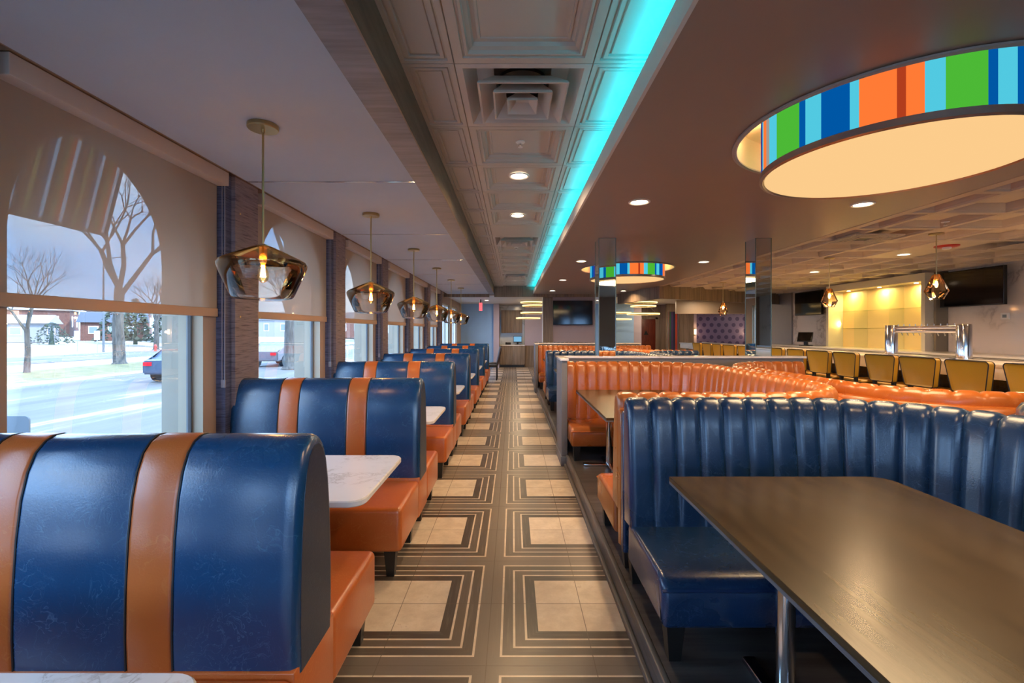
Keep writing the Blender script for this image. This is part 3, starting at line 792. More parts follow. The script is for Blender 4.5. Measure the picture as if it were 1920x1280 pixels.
uB = u_booth(1.60, LL, ORANGE_RIB, 'orange ribbed U-shaped booth behind the near navy booth, around the second dark table', group=GL); uB.location = (.65, 3.0 + LL / 2, PZ)
uC = copy_tree(uA, None, (.65, 6.29 + LL / 2, PZ), None, 'navy ribbed U-shaped booth just beyond the low wall with mirrored pillars')
uD = copy_tree(uB, None, (.65, 9.47 + LL / 2, PZ), None, 'orange ribbed U-shaped booth far down the aisle beyond the navy one')
uE = copy_tree(uA, None, (.65, 13.60, PZ), None, 'farthest navy ribbed booth, only its top edge showing behind the orange one'); uE.scale = (1, .55, 1.03)
WR = 1.02
uF = u_booth(WR, LL, NAVY, 'navy ribbed booth facing the bar, its rounded corner at the right edge', group=GR, r=.64); uF.location = (3.66, 2.62 - LL / 2, PZ); uF.rotation_euler = (0, 0, PI)
uG = u_booth(WR, LL, ORANGE_RIB, 'orange ribbed booth facing the bar behind the near navy booths', group=GR, r=.64); uG.location = (3.66, 3.0 + LL / 2, PZ); uG.rotation_euler = (0, 0, PI)
uH = copy_tree(uF, None, (3.66, 6.29 + LL / 2, PZ), PI, 'navy ribbed booth facing the bar beyond the low wall')
uI = copy_tree(uG, None, (3.66, 9.47 + LL / 2, PZ), PI, 'orange ribbed booth facing the bar, farthest back')

def dark_table(W, L, lab, x0=.0):
    t = thing('dining_table', (0, 0, 0), lab, 'table', 'dark wood tables in the U-shaped booths')
    poly = rrect(0, W, -L / 2, L / 2, .085, 7, (1, 1, 0, 0))
    obj('tabletop', slab(poly, .748, .77, .002), DARK_WOOD, t)
    obj('edge_band', slab([(a * 1.0, b) for a, b in poly], .735, .7485, .001), EDGE_WOOD, t)
    for y in (-L / 2 + .45, L / 2 - .45):
        bm = B(); lathe(bm, [(0, .03), (.034, .03), (.034, .72), (.10, .725), (.10, .736), (0, .736)], 24, W / 2 - .22, y)
        o = obj('pedestal', bm, CHROME, t)
        bm = B(); box(bm, W / 2 - .22 - .28, W / 2 - .22 + .28, y - .03, y + .03, .0, .028, bev=.008); box(bm, W / 2 - .25, W / 2 - .19, y - .28, y + .28, .0, .03, bev=.008)
        obj('foot', bm, CHROME, t)
    return t
tA = dark_table(1.03, 1.78, 'large dark wood-grain table in the near navy booth at the lower right'); tA.location = (.75, 1.34, PZ)
tB = copy_tree(tA, None, (.75, 4.62, PZ), None, 'dark wood-grain table in the orange ribbed booth')
tC = copy_tree(tA, None, (.75, 7.70, PZ), None, 'dark wood-grain table in the navy booth beyond the low wall')
tD = copy_tree(tA, None, (.75, 10.87, PZ), None, 'dark wood-grain table in the far orange booth')

# low partition walls with pale caps, mirrored pillars
PART = plain('grey_partition_laminate', (.16, .15, .145), .5)
def partition(y0, y1, x1, i):
    bm = B(); box(bm, .66, x1, y0, y1, 0, 1.245); box(bm, .575, .645, y0 - .48, y1 + .02, 0, 1.245, bev=.003); box(bm, .565, .655, y0 - .50, y1 + .03, 0, .11, bev=.003)
    struct('wall_partition_%d' % i, bm, PART)
    bm = B(); box(bm, .56, .66, y0 - .50, y1 + .03, 1.245, 1.272, bev=.003); box(bm, .56, x1 + .03, y0 - .02, y1 + .08, 1.246, 1.2715, bev=.003)
    struct('trim_partition_cap_%d' % i, bm, QUARTZ_BAR)
partition(5.99, 6.10, 3.75, 1)
partition(12.46, 12.57, 3.4, 2)
def pillar(x0, x1, y0, y1, lab):
    t = thing('mirrored_pillar', ((x0 + x1) / 2, (y0 + y1) / 2, 1.272), lab, 'pillar', 'mirror-clad pillars')
    w, d = (x1 - x0) / 2, (y1 - y0) / 2; H = ZC - 1.272
    obj('mirror_panel', bx(-w, w, -d, d, 0, H), MIRROR, t, smooth=False)
    bm = B()
    for sx in (-1, 1):
        for sy in (-1, 1): box(bm, sx * w - .004, sx * w + .004, sy * d - .004, sy * d + .004, 0, H)
    for s in (-1, 1): box(bm, -w, w, s * d - .002, s * d + .002, H - .004, H)
    obj('pillar_edge', bm, MEDGE, t, smooth=False)
pillar(1.107, 1.325, 5.985, 6.25, 'tall mirror-clad pillar standing on the low wall, left one near the aisle')
pillar(3.13, 3.33, 5.985, 6.25, 'tall mirror-clad pillar standing on the low wall, right one near the bar')

# ------------------------------------------------------------------ bar
SX = 5.05
def stool(lab):
    """faces +x; back on the -x side"""
    t = thing('bar_stool', (0, 0, PZ), lab, 'bar stool', 'mustard bar stools along the counter')
    obj('seat', bx(-.02, .42, -.235, .235, .68, .76, bev=.025, seg=3), YELLOW, t)
    bm = B(); tube(bm, [(-.02, -.235, .725), (.42, -.235, .725), (.42, .235, .725), (-.02, .235, .725)], .006, 6, closed=True); obj('seat_piping', bm, PIPING, t)
    # tapered upholstered back
    bm = B()
    def ring(x, z0, z1, w0, w1, ins):
        pts = []
        for (yy, zz, a0) in ((1, 1, 0), (-1, 1, 90), (-1, 0, 180), (1, 0, 270)):
            w = w1 if zz else w0; z = z1 if zz else z0; rr = .035
            cx = yy * (w - rr); cz = z - rr if zz else z + rr
            for k in range(4):
                a = math.radians(a0 + 30 * k); q = rr - ins
                pts.append((cx + q * math.cos(a), cz + q * math.sin(a)))
        return [(x + (1.0 - zz) * .07, yy, zz) for yy, zz in pts]
    R = []
    for x, ins in ((-.060, .02), (-.072, .004), (-.074, 0), (-.012, 0), (-.010, .004), (0, .02)):
        R.append([bm.verts.new(p) for p in ring(x - .02, .79, 1.145, .20, .255, ins)])
    for A, C in zip(R[:-1], R[1:]):
        n = len(A)
        for i in range(n): bm.faces.new((A[i], A[(i + 1) % n], C[(i + 1) % n], C[i]))
    bm.faces.new(R[0]); bm.faces.new(R[-1][::-1])
    obj('backrest', bm, YELLOW, t, ang=50)
    bm = B()
    for x in (-.094, -.031): tube(bm, ring(x, .79, 1.145, .20, .255, 0), .0055, 6, closed=True)
    obj('back_piping', bm, PIPING, t)
    for sy in (-1, 1):
        bm = B(); box(bm, -.05, -.015, sy * .16 - .025, sy * .16 + .025, .66, .82, bev=.004); obj('back_post', bm, LEG, t)
        for x in (.0, .38):
            bm = B(); box(bm, x - .02, x + .02, sy * .20 - .02, sy * .20 + .02, 0, .69, bev=.003); obj('leg', bm, LEG, t)
    bm = B(); tube(bm, [(.38, -.2, .25), (.38, .2, .25)], .012, 8); tube(bm, [(0, -.2, .3), (0, .2, .3)], .012, 8); obj('footrest', bm, LEG, t)
    return t
sy0 = 4.27
pl = ['at the right edge of the picture', 'second from the right', 'third from the right', 'fourth from the right', 'fifth from the right', 'sixth from the right', 'seventh from the right', 'eighth from the right', 'ninth from the right', 'tenth from the right', 'eleventh from the right', 'twelfth from the right', 'thirteenth from the right', 'fourteenth from the right']
st = stool('mustard bar stool with dark piping, ' + pl[0]); st.location = (SX, 4.43, PZ)
for k in range(1, 14): copy_tree(st, None, (SX, 4.43 + .622 * k + (.02 if k % 3 else -.02), PZ), math.radians((3, -2, 1, 0, -3)[k % 5]), 'mustard bar stool with dark piping, ' + pl[k])
HEX = G('dark_hex_tile'); v = HEX.n('TexVoronoi', feature='DISTANCE_TO_EDGE', i_Vector=HEX.co('Object'), i_Scale=22.0, i_Randomness=.1)
HEX = HEX.done(HEX.bsdf(HEX.ramp(v.outputs['Distance'], [(0, (.03, .03, .05)), (.06, (.008, .007, .012))]), .25))
t = thing('bar_counter', (5.72, 7.9, PZ), 'long bar with pale stone top, deep white edge and dark tiled front', 'bar counter')
obj('countertop', bx(-.42, .38, -7.4, 6.9, 1.065, 1.10, bev=.004), QUARTZ_BAR, t)
obj('apron', bx(-.40, -.36, -7.38, 6.88, .93, 1.066, bev=.003), QUARTZ_BAR, t)
o = obj('bar_front', bx(-.22, -.14, -7.35, 6.85, 0, .94), HEX, t); o['label'] = 'dark hexagon tiled front'
obj('bar_body', bx(-.14, .33, -7.35, 6.85, 0, 1.065), BLACK, t)
obj('back_ledge', bx(.30, .40, -7.4, 6.9, 1.098, 1.112, bev=.003), PART, t)
t = thing('back_counter', (8.35, 8.6, PZ), 'pale stone back counter along the marble wall behind the bar', 'counter')
obj('countertop', bx(-.50, .42, -7.8, 5.95, 1.02, 1.055, bev=.004), QUARTZ_BAR, t)
obj('cabinet_body', bx(-.46, .42, -7.75, 5.93, 0, 1.02), WALL_WOOD, t)
# beer tower
t = thing('beer_tower', (5.87, 6.62, PZ + 1.102), 'polished chrome beer tap bridge with two columns on the bar', 'beer tap')
for y in (-.58, .58):
    bm = B(); lathe(bm, [(0, 0), (.095, 0), (.095, .015), (.080, .02), (.080, .44), (.074, .455), (0, .458)], 40, 0, y); obj('column', bm, CHROME, t)
for dz, r in ((.415, .024), (.365, .028)):
    bm = B(); tube(bm, [(0, -.53, dz), (0, .53, dz)], r, 16); obj('crossbar', bm, CHROME, t)
for k in range(10):
    y = -.45 + k * .10; bm = B(); tube(bm, [(0, y, .465), (0, y, .36), (.05, y, .335), (.065, y, .30)], .007, 8); obj('tap', bm, STEEL, t)
bm = B(); box(bm, -.12, .02, -.5, .5, 0, .012, bev=.003); obj('drip_tray', bm, STEEL, t)
# display cabinet
GLOWY = plain('yellow_back_panel', (.85, .60, .26), .45)
CAB = plain('cream_cabinet_paint', (.62, .56, .42), .45)
t = thing('display_cabinet', (8.8, 10.93, PZ + 1.055), 'backlit yellow display cabinet with glass shelves on the bar wall', 'cabinet')
h2 = 1.49; top = 1.60; dp = -.42
bm = B(); box(bm, dp, 0, -h2, -h2 + .09, 0, top); box(bm, dp, 0, h2 - .09, h2, 0, top); box(bm, dp, 0, -h2 + .09, h2 - .09, top - .16, top); obj('frame', bm, CAB, t, smooth=False)
obj('back_panel', bx(-.03, -.003, -h2 + .09, h2 - .09, 0, top - .16), GLOWY, t, smooth=False)
for z in (.47, .90): obj('shelf', bx(-.34, -.03, -h2 + .09, h2 - .09, z, z + .012), SHELF_GLASS, t, smooth=False)
for y in (-.52, .55): obj('divider', bx(-.36, -.03, y - .006, y + .006, 0, top - .16), SHELF_GLASS, t, smooth=False)
for k, y in enumerate((-1.0, .0, 1.0)):
    bm = B(); lathe(bm, [(0, top - .162), (.035, top - .162), (.035, top - .170), (0, top - .170)], 20, -.17, y); obj('puck_light', bm, LED, t)
    area('cabinet_lamp', (8.63, 10.93 + y, PZ + 1.055 + top - .19), .06, 7, (1, .72, .25))
for y in (-1.38, 0, 1.38): area('cabinet_strip_lamp', (8.72, 10.93 + y * .98, PZ + 1.055 + .6), .03, 2.5, (1, .62, .15), (0, PI / 2, 0) if y <= 0 else (0, PI / 2, 0), 'RECTANGLE', .03)
struct('wall_bar_side_panel', bx(8.55, 8.80, 9.38, 9.43, PZ + 1.057, ZC), plain('olive_grey_panel', (.24, .20, .14), .5), smooth=False)
struct('wall_bar_grey', bx(8.76, 8.82, 14.6, 15.9, 0, ZC), GREYP, smooth=False)
# televisions
def tv(loc, w, h, d, lab, axis='x'):
    t = thing('television', loc, lab, 'television', 'black wall televisions')
    if axis == 'x':
        obj('screen', bx(-d - .004, -d, -w / 2 + .012, w / 2 - .012, -h / 2 + .018, h / 2 - .012), SCREEN, t, smooth=False)
        obj('case', bx(-d, -d + .06, -w / 2, w / 2, -h / 2, h / 2, bev=.004), BLACK, t); obj('wall_mount', bx(-d + .06, 0, -.2, .2, -.2, .2), BLACK, t)
    else:
        obj('screen', bx(-w / 2 + .015, w / 2 - .015, -d - .004, -d, -h / 2 + .02, h / 2 - .015), SCREEN, t, smooth=False)
        obj('case', bx(-w / 2, w / 2, -d, -d + .06, -h / 2, h / 2, bev=.004), BLACK, t); obj('wall_mount', bx(-.3, .3, -d + .06, 0, -.2, .2), BLACK, t)
    return t
tv((8.8, 8.72, 2.41), 1.22, .69, .22, 'black television on the marble bar wall at the right, right of the display')
tv((8.8, 13.52, 2.40), 1.22, .69, .22, 'black television on the marble bar wall left of the lit display')
tv((2.05, 16.0, 2.22), 1.36, .83, .10, 'large black television on the lavender wall at the end of the room', 'y')
# wall switch, thermostat, outlet, phone
t = thing('thermostat', (8.8, 8.28, 1.86), 'white square thermostat on the marble wall below the television', 'thermostat')
obj('thermostat_body', bx(-.03, 0, -.07, .07, -.06, .06, bev=.006), WHITE, t); obj('thermostat_screen', bx(-.033, -.029, -.035, .035, -.025, .03), plain('grey_lcd', (.18, .22, .24), .3), t)
t = thing('outlet_plate', (8.8, 8.95, 1.38), 'white outlet plate low on the marble wall behind the bar', 'outlet')
obj('plate', bx(-.008, 0, -.04, .04, -.06, .06, bev=.002), WHITE, t); obj('socket', bx(-.011, -.007, -.018, .018, -.03, .03), plain('offwhite', (.6, .58, .55), .5), t)
# POS terminals
def pos(loc, rz, lab, scr=SCREEN):
    t = thing('pos_terminal', loc, lab, 'computer terminal', 'touchscreen tills', rz)
    obj('base', bx(-.13, .13, -.12, .12, 0, .02, bev=.006), BLACK, t)
    bm = B(); prism(bm, [(-.03, .015), (.07, .015), (.05, .12), (.0, .22), (-.04, .22)], 'x', -.04, .04); obj('stand', bm, BLACK, t)
    bm = B(); box(bm, -.19, .19, -.02, .02, -.14, .14, bev=.008)
    bmesh.ops.rotate(bm, verts=bm.verts[:], cent=(0, 0, 0), matrix=Matrix.Rotation(math.radians(-18), 3, 'X')); bmesh.ops.translate(bm, verts=bm.verts[:], vec=(0, -.04, .24)); c = obj('monitor', bm, BLACK, t)
    bm = B(); box(bm, -.17, .17, -.0235, -.0205, -.115, .12)
    bmesh.ops.rotate(bm, verts=bm.verts[:], cent=(0, 0, 0), matrix=Matrix.Rotation(math.radians(-18), 3, 'X')); bmesh.ops.translate(bm, verts=bm.verts[:], vec=(0, -.04, .24)); obj('display', bm, scr, c)
LIT = emit('lit_blue_screen', (.12, .28, .42), 1.0)
pos((8.2, 13.0, PZ + 1.056), math.radians(-55), 'black touchscreen till on the back counter left of the lit display')
# bar pendants
def drop(lab):
    t = thing('pendant_light', (5.2, 0, ZC), lab, 'pendant light', 'small amber glass pendants above the bar')
    bm = B(); lathe(bm, [(0, 0), (.075, 0), (.075, -.018), (.01, -.022), (0, -.03)], 32); obj('canopy', bm, BRASS, t)
    bm = B(); tube(bm, [(0, 0, -.02), (0, 0, -.53)], .006, 8); lathe(bm, [(0, -.50), (.022, -.50), (.022, -.57), (0, -.58)], 16); obj('stem', bm, BRASS, t)
    bm = B(); lathe(bm, [(.025, -.505), (.04, -.512), (.115, -.70), (.118, -.71), (.07, -.81), (.0, -.815)], 10); obj('glass_shade', bm, AMBER, t, ang=15)
    bm = B(); lathe(bm, [(0, -.58), (.012, -.59), (.018, -.63), (.012, -.66), (0, -.67)], 12); obj('bulb', bm, emit('amber_bulb', (1, .5, .15), 14), t)
    return t
d0 = drop('amber faceted glass pendant above the bar stools, ' + ORD[0]); d0.location.y = 5.70
for k in range(1, 4): copy_tree(d0, None, (5.2, 5.70 + 1.93 * k, ZC), None, 'amber faceted glass pendant above the bar stools, ' + ORD[k])
for k in range(4): point('bar_pendant_lamp', (5.2, 5.70 + 1.93 * k, ZC - .66), 2.0, (1, .5, .18), .02)

# ------------------------------------------------------------------ far end of the room
def wallseg(name, pts, z0, z1, th, mat):
    bm = B()
    for (a, b) in zip(pts[:-1], pts[1:]):
        a = Vector(a); b = Vector(b); t = (b - a).normalized(); n = Vector((-t.y, t.x)) * th
        prism(bm, [tuple(a), tuple(b), tuple(b + n), tuple(a + n)], 'z', z0, z1)
    return struct(name, bm, mat, smooth=False)
wallseg('wall_header_end', [(-2.25, 15.1), (-.78, 15.1)], 2.70, 3.2, .15, WALL_WOOD)
wallseg('wall_header_tile', [(-.612, 15.1), (3.42, 15.1)], 2.705, 3.2, .15, WALL_WOOD)
wallseg('wall_header_diagonal', [(3.4, 15.1), (3.92, 12.42), (8.8, 15.3)], 2.47, 3.2, .12, WALL_WOOD)
struct('ceiling', bx(-2.55, 11.5, 15.26, 21.2, 2.76, 3.0), plain('white_vestibule_ceiling', (.6, .58, .57), .7), smooth=False)
struct('wall_end_blue', bx(-2.25, -.82, 20.0, 20.15, 0, 2.8), BLUEWALL, smooth=False)
struct('wall_end_stub', bx(-.84, -.60, 19.9, 21.2, 0, 2.8), LAV, smooth=False)
struct('wall_niche', bx(-.62, .55, 21.0, 21.2, 0, 2.8), MARBLE_G, smooth=False)
struct('wall_end_lavender', bx(.52, 1.9, 20.6, 21.2, 0, 2.8), LAV, smooth=False)
struct('baseboard_end', bx(.52, 1.9, 20.57, 20.61, 0, .95), WALL_WOOD, smooth=False)
struct('wall_television', bx(1.03, 3.3, 16.0, 16.2, 0, 2.8), LAV, smooth=False)
struct('trim_wood_pilaster', bx(1.03, 1.37, 15.95, 16.02, 0, 2.8), WALL_WOOD, smooth=False)
struct('trim_corner_edge', bx(1.015, 1.032, 15.94, 16.21, 0, 2.78), WHITE, smooth=False)
# kitchenette cabinets
t = thing('base_cabinet', (-.03, 20.66, 0), 'wood-grain base cabinet with pale counter at the end of the aisle', 'cabinet')
obj('body', bx(-.53, .53, -.28, .3, .10, .95), WALL_WOOD, t, smooth=False)
for s in (-1, 1): obj('door', bx(-.27 + s * .275, .27 + s * .275, -.30, -.28, .12, .93, bev=.003), WALL_WOOD, t)
obj('countertop', bx(-.54, .54, -.32, .3, .95, .985, bev=.003), QUARTZ_BAR, t); obj('toe_kick', bx(-.53, .53, -.24, .3, 0, .10), BLACK, t)
t = thing('wall_cabinet', (-.06, 20.82, 1.5), 'tall wood-grain wall cabinet above the counter at the end of the aisle', 'cabinet')
obj('body', bx(-.47, .47, -.16, .18, 0, 1.02), WALL_WOOD, t, smooth=False)
for s in (-1, 1): obj('door', bx(-.232 + s * .235, .232 + s * .235, -.18, -.16, .01, 1.01, bev=.003), WALL_WOOD, t)
pos((.20, 20.6, .985), 0, 'touchscreen till with a lit screen on the counter at the end of the aisle', LIT)
t = thing('telephone', (-.22, 20.55, .985), 'black desk phone on the counter beside the far till', 'telephone')
bm = B(); prism(bm, [(-.11, 0), (.11, 0), (.11, .10), (-.11, .03)], 'x', -.12, .12); obj('phone_base', bm, BLACK, t); obj('handset', bx(-.11, -.06, -.10, .10, .06, .11, bev=.01), BLACK, t)
# exit sign
t = thing('exit_sign', (-1.20, 17.2, 2.76), 'small red exit sign hanging from the vestibule ceiling', 'sign')
obj('bracket', bx(-.02, .02, -.02, .02, -.12, 0), BLACK, t); obj('sign_plate', bx(-.06, .06, -.012, .012, -.42, -.12, bev=.004), emit('exit_red', (1, .12, .14), .9), t)
cu = bpy.data.curves.new('exit_text', 'FONT'); cu.body = 'EXIT'; cu.size = .075; cu.align_x = 'CENTER'; cu.align_y = 'CENTER'; cu.extrude = .001
to = bpy.data.objects.new('exit_lettering', cu); COL.objects.link(to); to.parent = t; to.location = (0, -.015, -.27); to.rotation_euler = (PI / 2, PI / 2, 0); cu.materials.append(WHITE)
bpy.context.view_layer.update(); me = bpy.data.meshes.new_from_object(to); mo = bpy.data.objects.new('lettering', me); COL.objects.link(mo); mo.parent = t; mo.location = to.location; mo.rotation_euler = to.rotation_euler; bpy.data.objects.remove(to)
# ring chandeliers
def rings(loc, lst, lab):
    t = thing('ring_chandelier', loc, lab, 'chandelier', 'gold ring chandeliers')
    for (dx, dy, z, r) in lst:
        bm = B(); n = 48
        lathe(bm, [(r, z + .028), (r + .02, z + .028), (r + .02, z - .028), (r, z - .028)], 48, dx, dy, close=True); g = obj('ring', bm, BRASS, t)
        bm = B(); lathe(bm, [(r + .0205, z + .012), (r + .022, z + .012), (r + .022, z - .020), (r + .0205, z - .020)], 48, dx, dy, close=True); lathe(bm, [(r + .002, z - .0285), (r + .018, z - .0285), (r + .018, z - .032), (r + .002, z - .032)], 48, dx, dy, close=True); obj('led_ring', bm, LEDRING, g)
        bm = B()
        for a in (0.3, 2.4, 4.5): tube(bm, [(dx + r * math.cos(a), dy + r * math.sin(a), z + .02), (0, 0, 0)], .0025, 5)
        obj('suspension_wire', bm, STEEL, t)
rings((.83, 18.0, 2.76), [(-.1, 0, -.05, .42), (.05, 0, -.18, .50), (.02, -.1, -.46, .54), (-.24, .1, -.66, .45)], 'stack of glowing gold rings hanging near the end of the aisle')
rings((5.05, 18.0, 2.76), [(-.1, 0, -.06, .60), (0, 0, -.20, .46), (0, 0, -.50, .60), (-1.0, 0, -.46, .50), (-.95, .2, -.70, .52)], 'cluster of glowing gold rings hanging at the far right of the room')
# right back room
struct('wall_far_back', bx(1.85, 11.5, 20.9, 21.1, 0, 2.8), WALL_WOOD, smooth=False)
struct('wall_far_blue', bx(4.3, 5.1, 19.6, 20.95, 0, 2.8), BLUEWALL, smooth=False)
struct('wall_far_lavender', bx(5.1, 5.45, 19.7, 20.9, 0, 2.8), LAV, smooth=False)
struct('wall_far_marble', bx(3.3, 4.3, 19.4, 20.9, 0, 2.8), MARBLE_G, smooth=False)
struct('wall_far_right', bx(11.4, 11.55, 15.8, 21.1, 0, 2.8), STONE, smooth=False)
struct('wall_bar_return', bx(8.8, 11.5, 15.75, 15.9, 0, 3.2), GREYP, smooth=False)
RED = wood('mahogany_door', (.09, .012, .006), (.17, .03, .012), (3, 3, .3), .35)
t = thing('door_1', (5.97, 20.88, 0)); t['kind'] = 'structure'
obj('door_leaf', bx(-.42, .42, -.05, 0, 0, 2.12, bev=.004), RED, t); bm = B(); box(bm, -.52, -.42, -.07, .0, 0, 2.2); box(bm, .42, .52, -.07, 0, 0, 2.2); box(bm, -.52, .52, -.07, 0, 2.12, 2.22); obj('door_frame', bm, WALL_WOOD, t)
bm = B(); prism(bm, [(-.11, 1.42), (.11, 1.42), (0, 1.62)], 'y', -.056, -.05); obj('door_sign', bm, BLACK, t)
SC = G('striped_curtain'); sp = SC.n('SeparateXYZ'); SC.put(sp.inputs[0], SC.n('TexCoord').outputs['Object'])
SC = SC.done(SC.bsdf(SC.ramp(SC.math('FRACT', SC.math('MULTIPLY', sp.outputs[0], 2.1)), [(0, (.02, .02, .05)), (.18, (.35, .05, .02)), (.36, (.03, .05, .14)), (.52, (.30, .04, .03)), (.66, (.02, .08, .05)), (.8, (.05, .03, .10))], 'CONSTANT'), .4))
t = thing('striped_panel', (6.85, 19.85, 0), 'tall panel with dark red, blue and green vertical stripes near the red door', 'wall panel')
obj('panel', bx(-.19, .19, 0, .04, 0, 2.42), SC, t, smooth=False); bm = B(); box(bm, -.23, -.19, -.01, .05, 0, 2.46); box(bm, .19, .23, -.01, .05, 0, 2.46); obj('panel_frame', bm, STEEL, t)
struct('wall_far_wood', bx(6.6, 7.75, 19.9, 20.1, 0, 2.8), WALL_WOOD, smooth=False)
struct('wall_far_soffit', bx(6.2, 11.4, 17.6, 17.75, 2.25, 2.8), plain('brown_soffit_paint', (.30, .22, .15), .5), smooth=False)
HX = G('hexagon_dot_wallpaper'); tc = HX.n('TexCoord'); sp = HX.n('SeparateXYZ'); HX.put(sp.inputs[0], tc.outputs['Object'])
sx, sz = .32, .265
u = HX.math('DIVIDE', sp.outputs[0], sx); v = HX.math('DIVIDE', sp.outputs[2], sz)
par = HX.math('MULTIPLY', HX.math('MODULO', HX.math('FLOOR', HX.math('ADD', v, 20.5)), 2.0), .5)
du = HX.math('MULTIPLY', HX.math('SUBTRACT', HX.math('FRACT', HX.math('ADD', HX.math('ADD', u, par), 20.0)), .5), sx)
dv = HX.math('MULTIPLY', HX.math('SUBTRACT', HX.math('FRACT', HX.math('ADD', v, 20.5)), .5), sz)
dd = HX.math('SQRT', HX.math('ADD', HX.math('MULTIPLY', du, du), HX.math('MULTIPLY', dv, dv)))
HX = HX.done(HX.bsdf(HX.mix(HX.math('LESS_THAN', dd, .088), (.11, .09, .19), (.03, .022, .09)), .5))
struct('wall_hexagon', bx(7.95, 10.1, 20.2, 20.9, 0, 2.32), HX, smooth=False)
struct('trim_hexagon_frame', (lambda b: (box(b, 7.78, 7.95, 20.1, 20.9, 0, 2.42), box(b, 10.1, 10.3, 20.1, 20.9, 0, 2.42), box(b, 7.78, 10.3, 20.1, 20.9, 2.32, 2.42), b)[3])(B()), LAV, smooth=False)
t = thing('led_strip_light', (9.0, 20.3, 2.45), 'violet glowing LED cove above the hexagon wallpaper', 'light strip')
obj('led_tape', bx(-1.2, 1.2, 0, .02, 0, .012), PURPLE, t, smooth=False)
area('violet_cove_lamp', (9.0, 20.25, 2.48), 2.2, 14, (.45, .35, 1), (PI, 0, 0), 'RECTANGLE', .1)
for x in (7.87, 10.2):
    t = thing('wall_sconce', (x, 20.1, 1.55), 'small gold sconce on the %s side of the hexagon wallpaper' % ('left' if x < 9 else 'right'), 'wall lamp', 'gold sconces by the hexagon wall')
    obj('back_plate', bx(-.04, .04, -.02, 0, -.15, .15, bev=.004), BRASS, t); obj('lamp_shade', bx(-.035, .035, -.09, -.03, -.10, .12, bev=.01), emit('sconce_glow', (1, .6, .25), 5), t)
    point('sconce_lamp', (x, 19.9, 1.55), 6, (1, .6, .3), .05)
for (x, y) in ((0.2, 18.6), (3.4, 17.4), (5.9, 18.8), (7.0, 16.8), (10.4, 18.6)):
    area('vestibule_lamp', (x, y, 2.74), .2, 22, (1, .75, .5))
downlight(-1.0, 17.6, 2.759, 'recessed light in the white ceiling past the beam', 'lights in the end ceiling', 8)
# chairs and table past the last booth
def chair(lab):
    t = thing('dining_chair', (0, 0, 0), lab, 'chair', 'dark chairs at the end table')
    obj('seat', bx(-.22, .22, -.22, .22, .42, .50, bev=.02), BLACK, t)
    bm = B(); box(bm, .18, .25, -.22, .22, .48, 1.05, bev=.02)
    for v in bm.verts: v.co.x += max(0, v.co.z - .5) ** 1.5 * .28
    obj('backrest', bm, plain('dark_brown_leather', (.045, .025, .02), .3), t)
    for x, y in ((-.19, -.19), (-.19, .19), (.19, -.19), (.19, .19)): obj('leg', bx(x - .018, x + .018, y - .018, y + .018, 0, .43), LEG, t)
    return t
c0 = chair('dark leather dining chair beyond the last booth, the nearer of two'); c0.location = (-.72, 15.15, 0)
copy_tree(c0, None, (-.75, 16.1, 0), 0.1, 'dark leather dining chair beyond the last booth, the farther of two')
t = thing('square_table', (-1.5, 15.6, 0), 'small grey square table beside the dark chairs past the booths', 'table')
obj('tabletop', bx(-.4, .4, -.45, .45, .73, .76, bev=.004), PART, t); bm = B(); lathe(bm, [(0, 0), (.25, 0), (.25, .015), (.04, .03), (.035, .72), (0, .73)], 20); obj('pedestal', bm, BLACK, t)

# ------------------------------------------------------------------ outdoors
GZ = -.5
def gmat(name, c1, c2, sc, c3=None):
    g = G(name); n = g.n('TexNoise', i_Vector=g.co('Object', sc), i_Scale=1.0, i_Detail=6.0, i_Roughness=.65)
    st = [(.38, c1), (.6, c2)] + ([(.66, c3)] if c3 else [])
    return g.done(g.bsdf(g.ramp(n.outputs['Fac'], st), .85))
SNOW = gmat('patchy_snow_ground', (.20, .165, .12), (.33, .31, .29), (.12, .25, 1))
ROAD = gmat('wet_asphalt', (.080, .078, .078), (.118, .115, .115), (.8, .10, 1), (.25, .25, .255))
LAWN = gmat('winter_lawn', (.105, .095, .030), (.19, .165, .065), (1.5, 2.5, 1))
bm = B()
vs = [bm.verts.new(p) for p in ((-3, -60, GZ - .05), (-40, -60, GZ - .05), (-40, 260, GZ - .05), (-3, 260, GZ - .05))]; bm.faces.new(vs)
v2 = [bm.verts.new(p) for p in ((-40, -60, GZ - .05), (-56, -60, .12), (-56, 260, .12), (-40, 260, GZ - .05))]; bm.faces.new(v2)
v3 = [bm.verts.new(p) for p in ((-56, -60, .12), (-220, -60, 2.4), (-220, 260, 2.4), (-56, 260, .12))]; bm.faces.new(v3)
v4 = [bm.verts.new(p) for p in ((-3, -60, GZ - .05), (60, -60, GZ - .05), (60, YB - .3, GZ - .05), (-3, YB - .3, GZ - .05))]; bm.faces.new(v4)
struct('ground', bm, SNOW, smooth=False)
struct('road', bx(-18.7, -2.56, -60, 260, GZ - .1, GZ - .02), ROAD, smooth=False)
struct('road', bx(-40, -31, -60, 260, GZ - .09, GZ - .03), ROAD, smooth=False)
struct('curb', bx(-18.95, -18.7, -60, 260, GZ - .1, GZ + .08), STONE, smooth=False)
struct('lawn', bx(-24.9, -18.95, -60, 36, GZ - .1, GZ + .04), LAWN, smooth=False)
BARK = gmat('grey_bark', (.030, .029, .026), (.085, .082, .075), (9, 9, 2))
